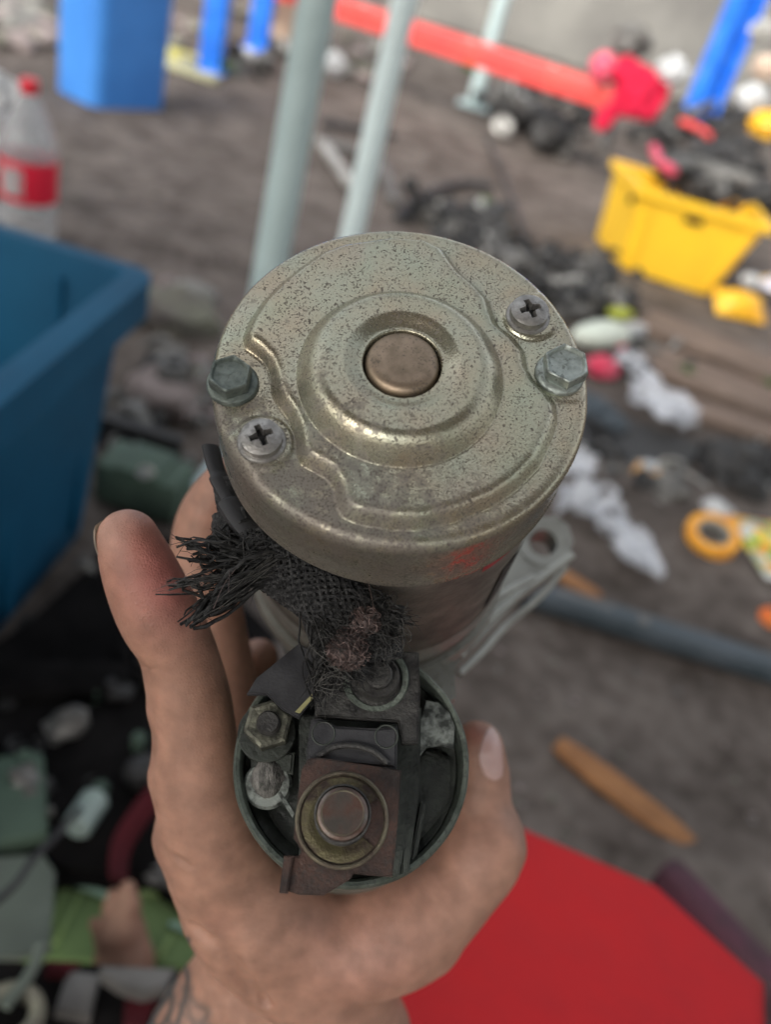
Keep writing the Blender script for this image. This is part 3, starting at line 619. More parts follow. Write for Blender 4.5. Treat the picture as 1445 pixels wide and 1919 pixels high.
# broken wires
for p in ([(445, 1062, -.02), (420, 1095, -.018), (400, 1140, -.017)], [(430, 1070, -.02), (428, 1110, -.018)], [(690, 1090, -.02), (700, 1150, -.017), (670, 1150, -.017)]):
    bm = bmesh.new(); b_tube(bm, spline([mloc(*q) for q in p], 6), .00010, 4); mobj('loose_wire', bm, 'cuwire', cable)
# ------------------------------------------------------------------ the hand (one continuous surface from a distance field)
def C(px, py, d, r): return (np.array([(px - CX) / F * d, (py - CY) / F * d, d]), r / F * d)
chains = {
 'index': (.0025, [(240,1012,.205,58),(262,1070,.208,70),(292,1140,.212,76),(330,1220,.218,74),(356,1310,.223,76),(366,1400,.228,80),(374,1480,.233,86),(392,1560,.240,94),(425,1640,.250,104),(480,1710,.258,112)]),
 'middle': (.0025, [(432,900,.262,46),(400,960,.266,60),(385,1020,.270,64),(385,1120,.275,66),(405,1260,.278,72),(430,1420,.280,80),(470,1580,.282,90),(520,1690,.280,95)]),
 'ring': (.0025, [(486,1232,.300,36),(470,1300,.303,50),(470,1400,.303,62),(490,1520,.300,75),(540,1650,.295,85)]),
 'little': (.0025, [(560,1330,.325,40),(540,1420,.325,55),(550,1530,.318,65),(600,1650,.305,75)]),
 'thumb': (.0045, [(894,1400,.270,49),(900,1450,.272,55),(900,1520,.272,64),(902,1588,.270,81),(862,1650,.268,80),(800,1705,.266,91),(720,1742,.266,100)]),
 'web': (.0070, [(480,1700,.258,108),(560,1745,.262,100),(650,1768,.264,95),(740,1745,.266,98)]),
 'palm': (.0090, [(520,1700,.285,120),(640,1690,.295,120),(740,1700,.290,110)]),
 'wrist': (.0040, [(640,1800,.285,88),(560,1850,.305,110),(500,1960,.315,125),(470,2150,.350,130)]),
 'heel': (.0050, [(440,1690,.256,96),(500,1775,.262,96),(600,1850,.270,92),(690,1930,.285,80)]),
 'wrist2': (.0030, [(462,1790,.312,86),(442,1860,.322,104),(392,1950,.325,118),(330,2120,.355,130)]),
 'wrist3': (.0080, [(700,1790,.275,70),(625,1850,.290,95),(560,1960,.310,105),(540,2150,.350,120)]),
}
hs = .00085
allp = [C(*q) for ch in chains.values() for q in ch[1]]
lo = np.min([p - r for p, r in allp], 0) - .006; hi = np.max([p + r for p, r in allp], 0) + .006
nx = np.ceil((hi - lo) / hs).astype(int) + 1
FLD = np.full(nx, .02, np.float32)
ax_ = [lo[i] + hs * np.arange(nx[i]) for i in range(3)]
def sub(lo_, hi_):
    i0 = np.clip(((lo_ - lo) / hs).astype(int), 0, nx - 1); i1 = np.clip(((hi_ - lo) / hs).astype(int) + 2, 0, nx)
    sl = tuple(slice(a, b) for a, b in zip(i0, i1)); g = np.meshgrid(*[ax_[i][sl[i]] for i in range(3)], indexing='ij'); return sl, g
def cone(g, A, ra, B, rb):
    ba = B - A; l2 = ba.dot(ba); d = [g[i] - A[i] for i in range(3)]
    t = np.clip((d[0] * ba[0] + d[1] * ba[1] + d[2] * ba[2]) / l2, 0, 1)
    return np.sqrt((d[0] - ba[0] * t) ** 2 + (d[1] - ba[1] * t) ** 2 + (d[2] - ba[2] * t) ** 2) - (ra + (rb - ra) * t)
def smin(a, b, k): h = np.maximum(k - np.abs(a - b), 0) / k; return np.minimum(a, b) - h * h * k * .25
def chain_field(pts, k):
    # densify the chain with a spline so that the outline bends smoothly
    q = [C(*p) for p in pts]; arr = [Vector((*p,)) for p, r in q]; rs = [Vector((r, 0, 0)) for p, r in q]
    sp = spline(arr, 4); rr = [v.x for v in spline(rs, 4)]
    L_ = [(np.array(a), r) for a, r in zip(sp, rr)]
    f = np.full(nx, .02, np.float32)
    for (A, ra), (B, rb) in zip(L_, L_[1:]):
        m_ = .014; sl, g = sub(np.minimum(A - ra, B - rb) - m_, np.maximum(A + ra, B + rb) + m_)
        f[sl] = np.minimum(f[sl], cone(g, A, ra, B, rb))
    return f
for nm_, (k, pts) in chains.items():
    FLD = smin(FLD, chain_field(pts, k), k)
# joint lumps, tendons and hollows
def lump(px, py, d, r, amp):
    c, R_ = C(px, py, d, r); sl, g = sub(c - R_ * 2.5, c + R_ * 2.5)
    FLD[sl] -= amp * np.exp(-((g[0] - c[0]) ** 2 + (g[1] - c[1]) ** 2 + (g[2] - c[2]) ** 2) / R_ ** 2)
lump(294, 1458, .228, 30, .0016); lump(300, 1395, .222, 26, -.0008); lump(306, 1575, .240, 38, .0024); lump(300, 1512, .234, 22, -.0022); lump(282, 1330, .222, 26, .0008); lump(262, 1250, .214, 40, -.0008); lump(345, 1690, .256, 40, -.0012)
lump(974, 1592, .262, 34, .0018); lump(952, 1505, .268, 26, -.0012); lump(835, 1800, .262, 34, .0014); lump(760, 1690, .248, 60, .0010); lump(560, 1660, .238, 50, .0010); lump(960, 1480, .265, 26, -.0006)
lump(470, 1640, .232, 50, -.0006); lump(880, 1640, .248, 40, -.0008)
def crease(pts, w, amp):
    q = [C(*p, 1)[0] for p in pts]; q = [np.array(v) for v in spline([Vector(v) for v in q], 4)]
    for A, B in zip(q, q[1:]):
        sl, g = sub(np.minimum(A, B) - .012, np.maximum(A, B) + .012)
        fld = cone(g, A, 0, B, 0)
        tmp = 1.9 * amp * np.exp(-(fld / w) ** 2)
        CR[sl] = np.maximum(CR[sl], tmp)
CR = np.zeros(nx, np.float32)
for i in range(8):
    y = 1330 + i * 17 + random.uniform(-4, 4); x = 285 + random.uniform(-4, 3)
    crease([(x, y, .214), (x + 26, y + 5 + i * 2, .207), (x + 48 + random.uniform(-14, 10), y + 16 + i * 2, .203)], .0010, .0009)
for i in range(4):
    y = 1250 + i * 22; crease([(270, y, .214), (300, y + 10, .206)], .0009, .0006)
for i in range(6):
    y = 1562 + i * 15; x = 905 + random.uniform(-10, 10); crease([(x, y + 5, .245), (x + 40, y - 2, .247), (x + 72, y - 8, .256)], .0012, .0006)
for (q, w_, a_) in (([(520, 1640, .226), (580, 1700, .226), (640, 1730, .230)], .0010, .0006), ([(760, 1760, .236), (800, 1700, .236), (860, 1660, .240)], .0011, .0006), ([(640, 1830, .238), (720, 1800, .238), (790, 1790, .244)], .0010, .0005), ([(440, 1560, .218), (450, 1620, .220), (480, 1670, .222)], .0009, .0004), ([(330, 1600, .228), (370, 1640, .226), (400, 1650, .224)], .0010, .0005), ([(420, 1840, .256), (500, 1890, .262), (560, 1925, .268)], .0014, .0008), ([(375, 1800, .262), (420, 1870, .266), (480, 1930, .272)], .0013, .0008)): crease(q, w_, a_)
for i in range(14):
    x, y = random.uniform(430, 850), random.uniform(1700, 1820); crease([(x, y, .234), (x + random.uniform(15, 45), y + random.uniform(-18, 18), .234)], .0008, .0003)
crease([(400, 1770, .232), (470, 1840, .250), (560, 1900, .262), (640, 1925, .27)], .0028, .0013)
crease([(372, 1742, .240), (420, 1800, .238), (500, 1870, .252)], .0022, .0014)
crease([(430, 1722, .226), (520, 1770, .229), (620, 1788, .232), (700, 1775, .235)], .0014, .0005)
crease([(600, 1672, .232), (650, 1690, .236), (690, 1720, .238)], .0012, .0008)
crease([(690, 1650, .24), (715, 1690, .242), (735, 1740, .243)], .0012, .0007)
crease([(480, 1600, .225), (500, 1612, .226), (520, 1600, .226)], .0012, .0006)
FLD = FLD + CR
def surface_nets(f, origin, h):
    s = f < 0; n0, n1, n2 = f.shape
    acc = np.zeros((n0 - 1, n1 - 1, n2 - 1, 3), np.float32); cnt = np.zeros((n0 - 1, n1 - 1, n2 - 1), np.int32)
    def edge(axis, o1, o2):
        st = [0, 0, 0]; oth = [i for i in range(3) if i != axis]; st[oth[0]] = o1; st[oth[1]] = o2
        A = tuple(slice(st[i], st[i] + f.shape[i] - 1) for i in range(3)); sh = list(st); sh[axis] = 1
        B = tuple(slice(sh[i], sh[i] + f.shape[i] - 1) for i in range(3))
        fa, fb = f[A], f[B]; m = (fa < 0) != (fb < 0); idx = np.nonzero(m); t = fa[idx] / (fa[idx] - fb[idx])
        v = np.zeros((len(t), 3), np.float32); v[:, axis] = t; v[:, oth[0]] = o1; v[:, oth[1]] = o2
        acc[idx] += v; cnt[idx] += 1
    for a in range(3):
        for o1 in (0, 1):
            for o2 in (0, 1): edge(a, o1, o2)
    act = np.nonzero(cnt > 0); ids = np.full(cnt.shape, -1, np.int64); ids[act] = np.arange(len(act[0]))
    V = (np.stack(act, 1) + acc[act] / cnt[act][:, None]) * h + origin
    Q = []
    for a in range(3):
        b, c = [(1, 2), (2, 0), (0, 1)][a]
        A = [slice(None)] * 3; B = [slice(None)] * 3; A[a] = slice(0, -1); B[a] = slice(1, None)
        m = s[tuple(A)] != s[tuple(B)]; i = np.stack(np.nonzero(m), 1)
        ok = (i[:, b] > 0) & (i[:, c] > 0) & (i[:, b] < f.shape[b] - 1) & (i[:, c] < f.shape[c] - 1); i = i[ok]
        inside = s[tuple(i.T)]; e = np.eye(3, dtype=int)
        q = np.stack([ids[tuple((i - e[b] - e[c]).T)], ids[tuple((i - e[c]).T)], ids[tuple(i.T)], ids[tuple((i - e[b]).T)]], 1)
        q[~inside] = q[~inside][:, ::-1]; Q.append(q)
    return V, np.concatenate(Q)
V, Q = surface_nets(FLD, lo, hs)
# relax a little
for _ in range(1):
    s_ = np.zeros_like(V); c_ = np.zeros(len(V))
    for a, b in ((0, 1), (1, 2), (2, 3), (3, 0)):
        np.add.at(s_, Q[:, a], V[Q[:, b]]); np.add.at(c_, Q[:, a], 1); np.add.at(s_, Q[:, b], V[Q[:, a]]); np.add.at(c_, Q[:, b], 1)
    V = V * .5 + .5 * s_ / np.maximum(c_, 1)[:, None]
def cam2w(V): return CAM + (V * np.array([1, -1, -1])) @ RC.T
HB = P(520, 1950, .31)                                   # base of the hand: the wrist
W = cam2w(V) - np.array(HB)
me = bpy.data.meshes.new('hand'); me.from_pydata(W.tolist(), [], Q[:, ::-1].tolist()); me.polygons.foreach_set('use_smooth', [True] * len(Q)); me.update()
bm = bmesh.new(); bm.from_mesh(me); bmesh.ops.recalc_face_normals(bm, faces=bm.faces); bm.to_mesh(me); bm.free(); me.polygons.foreach_set('use_smooth', [True] * len(me.polygons))
# skin colour by place: redder finger ends and knuckles, tattoo ink on the wrist
base = np.array([.365, .198, .14]); colr = np.tile(base, (len(V), 1))
def paint(px, py, d, r, col, amt):
    c, R_ = C(px, py, d, r); wgt = amt * np.exp(-((V - c) ** 2).sum(1) / R_ ** 2)[:, None]
    colr[:] = colr * (1 - wgt) + np.array(col) * wgt
paint(345, 1080, .200, 110, (.40, .10, .10), .75); paint(290, 1000, .195, 60, (.42, .11, .10), .55); paint(200, 1000, .2, 40, (.55, .33, .26), .5)
paint(415, 1000, .25, 60, (.42, .17, .11), .5); paint(885, 1360, .262, 35, (.33, .07, .05), .7); paint(880, 1600, .248, 70, (.36, .15, .11), .45)
paint(700, 1690, .23, 60, (.38, .16, .13), .45); paint(460, 1300, .25, 60, (.28, .06, .04), .5); paint(320, 1400, .205, 40, (.30, .17, .11), .35)
paint(690, 1800, .25, 120, (.36, .175, .135), .5)
paint(463, 1642, .236, 6, (.12, .06, .045), .8); paint(345, 1570, .22, 14, (.26, .14, .09), .6)
for i in range(60):
    x, y = random.uniform(280, 900), random.uniform(1350, 1850); paint(x, y, .235, random.uniform(12, 40), random.choice([(.27, .135, .085), (.39, .215, .145), (.37, .165, .125)]), .24)
pj = np.stack([CX + F * V[:, 0] / V[:, 2], CY + F * V[:, 1] / V[:, 2]], 1)
ink = np.zeros(len(V))
def inkline(pts, w, amt=.9):
    q = np.array([[v.x, v.y] for v in spline([Vector((x, y, 0)) for x, y in pts], 6)]); d = np.full(len(V), 1e9)
    for A, B in zip(q, q[1:]):
        ba = B - A; t = np.clip(((pj - A) @ ba) / (ba @ ba + 1e-9), 0, 1); d = np.minimum(d, np.hypot(*(pj - A - t[:, None] * ba).T))
    ink[:] = np.maximum(ink, amt * np.exp(-(d / w) ** 2))
inkline([(352, 1760), (338, 1800), (322, 1850), (290, 1900), (262, 1950)], 7); inkline([(338, 1790), (352, 1830), (346, 1870), (330, 1925)], 5)
inkline([(322, 1838), (296, 1862), (282, 1900), (296, 1925), (318, 1900), (322, 1862), (305, 1862), (298, 1890)], 5); inkline([(345, 1850), (366, 1880), (390, 1895), (372, 1925)], 9, .55)
inkline([(300, 1840), (285, 1865), (262, 1905)], 5, .7); inkline([(312, 1905), (330, 1940), (300, 1960)], 6, .7); inkline([(360, 1850), (352, 1880), (362, 1920), (350, 1950)], 5, .6)
inkline([(335, 1880), (352, 1905), (400, 1930), (420, 1960)], 8, .5); inkline([(270, 1890), (255, 1930), (230, 1980)], 7)
ink = np.maximum(ink, .38 * np.exp(-(((pj[:, 0] - 325) / 60) ** 2 + ((pj[:, 1] - 1895) / 70) ** 2)) * (.5 + .5 * np.sin(pj[:, 0] * .22 + 2 * np.sin(pj[:, 1] * .06))))
near = (V[:, 2] < .36)[:, None]
ink = np.minimum(1, ink * 1.15)
colr = colr * (1 - ink[:, None] * near) + np.array([.045, .055, .055]) * ink[:, None] * near
ca = me.color_attributes.new('skin', 'FLOAT_COLOR', 'POINT'); ca.data.foreach_set('color', np.concatenate([colr, np.ones((len(V), 1))], 1).astype(np.float32).ravel())
m = bpy.data.materials.new('skin'); m.use_nodes = True; n = m.node_tree.nodes; L = m.node_tree.links; b = n['Principled BSDF']
at = n.new('ShaderNodeVertexColor'); at.layer_name = 'skin'; tc = n.new('ShaderNodeTexCoord')
nz = n.new('ShaderNodeTexNoise'); nz.inputs['Scale'].default_value = 170; nz.inputs['Detail'].default_value = 5; L.new(tc.outputs['Object'], nz.inputs['Vector'])
mr = n.new('ShaderNodeMapRange'); mr.inputs[1].default_value = .3; mr.inputs[2].default_value = .7; mr.inputs[3].default_value = .77; mr.inputs[4].default_value = 1.16; L.new(nz.outputs[0], mr.inputs[0])
vm = n.new('ShaderNodeVectorMath'); vm.operation = 'SCALE'; L.new(at.outputs[0], vm.inputs[0]); L.new(mr.outputs[0], vm.inputs[3]); L.new(vm.outputs[0], b.inputs['Base Color'])
b.inputs['Roughness'].default_value = .5; b.inputs['Subsurface Weight'].default_value = .12; b.inputs['Subsurface Scale'].default_value = .004; b.inputs['Subsurface Radius'].default_value = (1, .35, .2)
vo = n.new('ShaderNodeTexVoronoi'); vo.feature = 'DISTANCE_TO_EDGE'; vo.inputs['Scale'].default_value = 1300; L.new(tc.outputs['Object'], vo.inputs['Vector'])
n5 = n.new('ShaderNodeTexNoise'); n5.inputs['Scale'].default_value = 350; n5.inputs['Detail'].default_value = 4; L.new(tc.outputs['Object'], n5.inputs['Vector'])
ad = n.new('ShaderNodeMath'); ad.operation = 'ADD'; L.new(vo.outputs['Distance'], ad.inputs[0]); L.new(n5.outputs[0], ad.inputs[1])
bp = n.new('ShaderNodeBump'); bp.inputs['Strength'].default_value = .38; bp.inputs['Distance'].default_value = .0006; L.new(ad.outputs[0], bp.inputs['Height']); L.new(bp.outputs[0], b.inputs['Normal'])
M['skin'] = m
M['nail'] = pm('nail', (.52, .34, .31), (.46, .29, .26), 200, .3, sss=.15, coat=.3)
M['nailtip'] = pm('nail_edge', (.62, .52, .42), None, 200, .4)
hand = link('hand', me, m); hand.location = HB
tag(hand, 'bare left hand with a tattooed wrist gripping the starter motor from below', 'hand')
# nails: patches lifted off the skin surface
def field(p):
    q = (p - lo) / hs; i = np.floor(q).astype(int); i = np.clip(i, 0, nx - 2); fr = q - i; v = 0
    for a in (0, 1):
        for b_ in (0, 1):
            for c in (0, 1): v += FLD[i[0] + a, i[1] + b_, i[2] + c] * (fr[0] if a else 1 - fr[0]) * (fr[1] if b_ else 1 - fr[1]) * (fr[2] if c else 1 - fr[2])
    return v
def hit(px, py):
    d = np.array([(px - CX) / F, (py - CY) / F, 1.]); t = lo[2]
    while t < hi[2]:
        f_ = field(d * t)
        if f_ < .00005: return d * t
        t += max(.0001, f_ * .7)
    return None
def nail(outline, c, mat, lift=.00035, name='fingernail'):
    q = [(v.x, v.y) for v in spline([Vector((x, y, 0)) for x, y in outline + outline[:1]], 4)[:-1]]
    bm = bmesh.new(); K = 7; rings = []
    for k in range(K + 1):
        ring = []
        for (x, y) in q:
            px, py = c[0] + (x - c[0]) * k / K, c[1] + (y - c[1]) * k / K; h_ = hit(px, py)
            if h_ is None: h_ = last
            last = h_; lf = lift if k < K else -lift * .6
            w_ = cam2w((h_ * (1 - lf / h_[2]))[None])[0] - np.array(HB)
            if k == 0 and ring: continue
            ring.append(bm.verts.new(w_))
        rings.append(ring)
    for A, B in zip(rings, rings[1:]):
        N = len(B)
        for j in range(N):
            if len(A) == 1: bm.faces.new((A[0], B[j], B[(j + 1) % N]))
            else: bm.faces.new((A[j], B[j], B[(j + 1) % N], A[(j + 1) % N]))
    bmesh.ops.recalc_face_normals(bm, faces=bm.faces)
    obj(name, bm, mat, hand)
nail([(900, 1392), (912, 1366), (926, 1354), (937, 1368), (942, 1400), (944, 1440), (940, 1458), (924, 1464), (906, 1452), (896, 1422)], (920, 1412), M['nail'])
# index nail seen edge-on along the far left side of the fingertip
bm = bmesh.new(); cc, r_ = C(242, 1016, .205, 60); dirv = C(266, 1075, .208, 1)[0] - C(236, 1000, .205, 1)[0]; dirv /= np.linalg.norm(dirv)
side = np.array([-1, .35, .45]); side -= dirv * side.dot(dirv); side /= np.linalg.norm(side); oth = np.cross(dirv, side)
grid = []
for i in range(13):
    u = -.0060 + .0135 * i / 12; row = []
    for j in range(11):
        a = (j / 10 - .5) * 1.7; rr_ = r_ * (1.02 - .20 * max(0, -u / .0060) ** 2) * (1 if 0 < i < 12 and 0 < j < 10 else .97)
        p = cc + dirv * u + (side * math.cos(a) + oth * math.sin(a)) * rr_
        row.append(bm.verts.new(cam2w(p[None])[0] - np.array(HB)))
    grid.append(row)
for A, B in zip(grid, grid[1:]):
    for j in range(10): bm.faces.new((A[j], A[j + 1], B[j + 1], B[j]))
bmesh.ops.solidify(bm, geom=bm.faces[:], thickness=.0005)
obj('fingernail', bm, M['nailtip'], hand)
# ------------------------------------------------------------------ poles, posts, beam
def pole(px, py, r, h, label, name='steel_pole', mt='galv'):
    g = G(px, py); t = thing(name, label, 'pole', g, group='galvanised poles of the workshop')
    bm = bmesh.new(); b_lathe(bm, [(r, 0), (r, h)], 32); b_lathe(bm, [(r * .93, h), (r * .93, .0), (r, 0)], 32); obj('shaft', bm, M[mt], t)
    bm = bmesh.new(); b_box(bm, (0, 0, .004), (r * 4.5, r * 4.5, .008), bev=.001, seg=1); obj('foot_plate', bm, M['galv'], t)
pole(436, 905, .0212, 2.62, 'thick grey galvanised pole nearest the motor, passing behind its left edge')
pole(592, 738, .0185, 2.66, 'pale galvanised pole just right of the thickest one, behind the motor cap', mt='galv2')
pole(886, 200, .034, 2.9, 'thin grey pole standing far back behind the red beam')
def post(px, py, w, d, h, mat, label, name='blue_post', shape='box', z0=0, group=None):
    g = G(px, py); t = thing(name, label, 'post', (g.x, g.y, z0), group=group)
    if shape == 'box':
        bm = bmesh.new(); b_box(bm, (0, 0, h / 2), (w, d, h), bev=.004); obj('shaft', bm, mat, t)
        bm = bmesh.new(); b_box(bm, (0, 0, .004), (w * 1.5, d * 1.5, .008)); obj('foot_plate', bm, mat, t)
    else:
        for nm2, c, s in (('web', (0, 0, h / 2), (w * .9, .012, h)), ('front_flange', (-w / 2, 0, h / 2), (.014, w, h)), ('rear_flange', (w / 2, 0, h / 2), (.014, w, h))):
            bm = bmesh.new(); b_box(bm, c, s, bev=.003, seg=1); obj(nm2, bm, mat, t, rot=(0, 0, .5))
post(394, 133, .085, .06, 1.6, M['blue_paint'], 'narrow blue post next to the light blue bin', group='blue rack posts')
post(482, 95, .09, .06, 1.6, M['blue_paint'], 'narrow blue post between the beige post and its blue neighbour', group='blue rack posts')
post(530, 74, .12, .08, 1.0, M['beige'], 'beige post right of the two narrow blue posts', 'beige_post')
post(1300, 240, .15, .08, 1.9, M['blue_paint'], 'wide blue channel post at the upper right behind the scrap heap', 'blue_post', 'ch', group='blue rack posts')
g = G(1192, 42); post(1196, 44, .13, .08, 1.6, M['blue_paint'], 'short blue post end hanging at the top right above the red cloth', 'blue_post', group='blue rack posts')
# red beam
A = P(405, -60, 4.3); B = P(1210, 205, 3.35); A = Vector((A.x, A.y, .42)) if False else A
t = thing('red_beam', 'long glossy red square steel beam crossing behind the poles', 'beam', (A + B) / 2)
d = (B - A); q = d.to_track_quat('X', 'Z')
t.rotation_mode = 'QUATERNION'; t.rotation_quaternion = q
bm = bmesh.new(); b_box(bm, (0, 0, 0), (d.length, .10, .085), bev=.006); obj('square_tube', bm, M['red_paint'], t)
for x in (-.5,):
    bm = bmesh.new(); b_box(bm, (d.length * x * .98, 0, -.045 - .25), (.05, .05, .5), bev=.003); obj('leg', bm, M['red_paint'], t)
for x in (-.1, .15, .32):
    bm = bmesh.new(); b_lathe(bm, [(0, .052), (.014, .05), (.016, .04)], 12, Matrix.Translation((d.length * x, 0, 0))); obj('bolt', bm, M['scraplt'], t)
# red cloth hanging over its end
c = P(1180, 160, 3.30); bm = bmesh.new()
NX, NY = 26, 26; gr = []
ow = [(1120,105),(1150,112),(1178,104),(1200,118),(1222,128),(1240,150),(1256,166),(1244,195),(1222,228),(1195,225),(1160,220),(1135,246),(1115,240),(1120,210),(1145,190),(1150,160),(1130,135)]
ring_f = []; 
cx_, cy_ = 1180, 168
rings = []
for k in range(1, 8):
    ring = []
    for j, v in enumerate(spline([Vector((x, y, 0)) for x, y in ow + ow[:1]], 3)[:-1]):
        x, y = cx_ + (v.x - cx_) * k / 7, cy_ + (v.y - cy_) * k / 7
        ring.append(bm.verts.new(P(x, y, 3.27 + .04 * mnoise.noise(Vector((x * .04, y * .04, 0))) + .05 * (k / 7) ** 2) - c))
    rings.append(ring)
bm.faces.new(rings[0])
for A_, B_ in zip(rings, rings[1:]):
    for j in range(len(B_)): bm.faces.new((A_[j], B_[j], B_[(j + 1) % len(B_)], A_[(j + 1) % len(B_)]))
bmesh.ops.recalc_face_normals(bm, faces=bm.faces); bmesh.ops.solidify(bm, geom=bm.faces[:], thickness=.012)
o = obj('red_cloth', bm, M['red_cloth'], loc=c); tag(o, 'crumpled crimson cloth draped over the right end of the red beam', 'cloth')
bm = bmesh.new(); b_blob(bm, (0, 0, 0), (.045, .04, .05), 3, .3, 2, 4); o = obj('white_rag', bm, M['pinkplas'], loc=P(1130, 125, 3.3)); tag(o, 'pale pink crumpled wrapper at the left of the crimson cloth', 'wrapper')

# ------------------------------------------------------------------ light blue bin at the upper left
def tub(name, label, cat, x0, x1, y0, y1, h, mat, tp=.93, rim=.02, th=.006, rr=.03):
    cx, cy = (x0 + x1) / 2, (y0 + y1) / 2; t = thing(name, label, cat, (cx, cy, 0)); w, d = (x1 - x0) / 2, (y1 - y0) / 2
    def loop(sx, sy, r, n=6):
        pts = []
        for (qx, qy, a0) in ((1, 1, 0), (-1, 1, 90), (-1, -1, 180), (1, -1, 270)):
            for k in range(n + 1):
                a = rad(a0 + 90 * k / n); pts.append((qx * (sx - r) + r * math.cos(a), qy * (sy - r) + r * math.sin(a)))
        return pts
    def shell(levels, mat, nm2, close=True):
        bm = bmesh.new(); R_ = [[bm.verts.new((x, y, z)) for x, y in loop(w * k - off, d * k - off, max(.004, rr - off * .5))] for (z, k, off) in levels]
        for A, B in zip(R_, R_[1:]):
            for j in range(len(A)): bm.faces.new((A[j], A[(j + 1) % len(A)], B[(j + 1) % len(A)], B[j]))
        if close: bm.faces.new(R_[0][::-1]); bm.faces.new(R_[-1])
        bmesh.ops.recalc_face_normals(bm, faces=bm.faces); return obj(nm2, bm, mat, t)
    shell([(0, tp, 0), (h * .5, (1 + tp) / 2, 0), (h - .002, 1, 0), (h - .002, 1, th), (h * .5, (1 + tp) / 2, th), (th, tp, th)], mat, 'body')
    shell([(h - rim * 1.3, 1, -.003), (h - rim * 1.3, 1, -rim * .6), (h, 1, -rim * .6), (h + .004, 1, -rim * .2), (h + .004, 1, th * .8), (h - .004, 1, th)], mat, 'rim', False)
    return t
tub('blue_bin', 'light blue plastic bin standing on the ground at the upper left', 'bin', -1.213 - .145, -1.213 + .145, 2.869 - .108, 2.869 + .108, .62, M['blue_lt'], .97, .02, .006, .045).rotation_euler = (0, 0, rad(60))
# ------------------------------------------------------------------ deep blue tub at the left
tb = tub('blue_tub', 'big open deep blue plastic tub at the left edge of the photo', 'tub', -1.10, -.340, .10, .895, .345, M['blue_dk'], .93, .034, .007, .02)
for i in range(5):
    bm = bmesh.new(); b_box(bm, (.366 - .005, -.32 + i * .16, .16), (.008, .012, .26), bev=.002, seg=1); obj('wall_rib', bm, M['blue_dk'], tb)
for i in range(4):
    bm = bmesh.new(); b_box(bm, (-.3 + i * .2, .386, .20), (.012, .010, .24), bev=.002, seg=1); obj('wall_rib', bm, M['blue_dk'], tb)

# ------------------------------------------------------------------ bottle
g = G(52, 452); h0 = 1.65 / 1.8
t = thing('drink_bottle', 'clear plastic drink bottle with a red cap and red and white label', 'bottle', g); s = 1.0
bm = bmesh.new(); b_lathe(bm, [(0, .004), (.036, .004), (.050, .0), (.053, .02), (.053, .085), (.0515, .09), (.0515, .165), (.053, .17), (.0535, .185), (.050, .205), (.038, .235), (.024, .262), (.0145, .280), (.0138, .292)], 40); obj('bottle_body', bm, M['petclear'], t)
bm = bmesh.new(); b_lathe(bm, [(.0542, .092), (.0545, .094), (.0545, .168), (.0542, .170)], 40); lb = obj('label', bm, M['label'], t)
bm = bmesh.new()
for k in range(6):
    a = rad(-120 + k * 9); b_tube(bm, [(.0553 * math.cos(a + .04 * math.sin(z * 2)), .0553 * math.sin(a + .04 * math.sin(z * 2)), .105 + z * .009) for z in range(7)], .0022, 6)
b_box(bm, (.054 * math.cos(rad(-95)), .054 * math.sin(rad(-95)), .13), (.02, .006, .05), bev=.002, seg=1)
obj('label_lettering', bm, M['white'], lb); 
bm = bmesh.new(); b_lathe(bm, [(.0155, .284), (.0162, .286), (.0162, .305), (.015, .308), (0, .308)], 28); obj('cap', bm, M['capred'], t)
bm = bmesh.new(); b_blob(bm, (0, 0, 0), (.075, .05, .085), 4, .4, 1.8, 11, sharp=True); o = obj('plastic_bag', bm, M['white'], loc=P(-12, 225, 1.85)); o.location.z = max(o.location.z, .05); tag(o, 'white crumpled plastic bag left of the drink bottle', 'plastic bag')
bm = bmesh.new(); b_blob(bm, (0, 0, 0), (.045, .035, .02), 3, .4, 1.8, 13, sharp=True); o = obj('plastic_scrap', bm, M['film'], loc=G(28, 455) + Vector((-.12, .06, .015))); tag(o, 'clear crumpled plastic scrap beside the foot of the drink bottle', 'plastic scrap')

# ------------------------------------------------------------------ yellow crate
t = thing('yellow_crate', 'bright yellow plastic crate heaped with black scrap', 'crate', (.655, 2.83, 0))
HH = .24
CB = [(.469, 2.715), (.745, 2.70), (.745, 2.985), (.396, 2.985)]; CT = [(.436, 2.69), (.815, 2.695), (.805, 2.965), (.368, 2.955)]
def lerp2(a, b, t): return (a[0] + (b[0] - a[0]) * t, a[1] + (b[1] - a[1]) * t)
def inset(q, d):
    cx = sum(p[0] for p in q) / 4; cy = sum(p[1] for p in q) / 4
    return [(p[0] - d * (1 if p[0] > cx else -1), p[1] - d * (1 if p[1] > cy else -1)) for p in q]
def cring(bm, q, z): return [bm.verts.new((p[0] - .655, p[1] - 2.83, z)) for p in q]
def wallmesh(levels, closed=True):
    bm = bmesh.new(); R_ = [cring(bm, q, z) for q, z in levels]
    for A, B in zip(R_, R_[1:]):
        for j in range(4): bm.faces.new((A[j], A[(j + 1) % 4], B[(j + 1) % 4], B[j]))
    if closed: bm.faces.new(R_[0][::-1]); bm.faces.new(R_[-1])
    bmesh.ops.recalc_face_normals(bm, faces=bm.faces); return bm
bm = wallmesh([(CB, 0), (CT, HH), (inset(CT, .006), HH), (inset(CB, .006), .006)])
es = [e for e in bm.edges if abs(e.verts[0].co.z - e.verts[1].co.z) > .1]; bmesh.ops.bevel(bm, geom=es, offset=.012, segments=3, affect='EDGES')
obj('body', bm, M['yellow'], t)
bm = wallmesh([(inset(CT, -.003), HH - .02), (inset(CT, -.012), HH - .02), (inset(CT, -.012), HH + .003), (inset(CT, .008), HH + .003), (inset(CT, .008), HH - .006)], False); obj('rim', bm, M['yellow'], t)
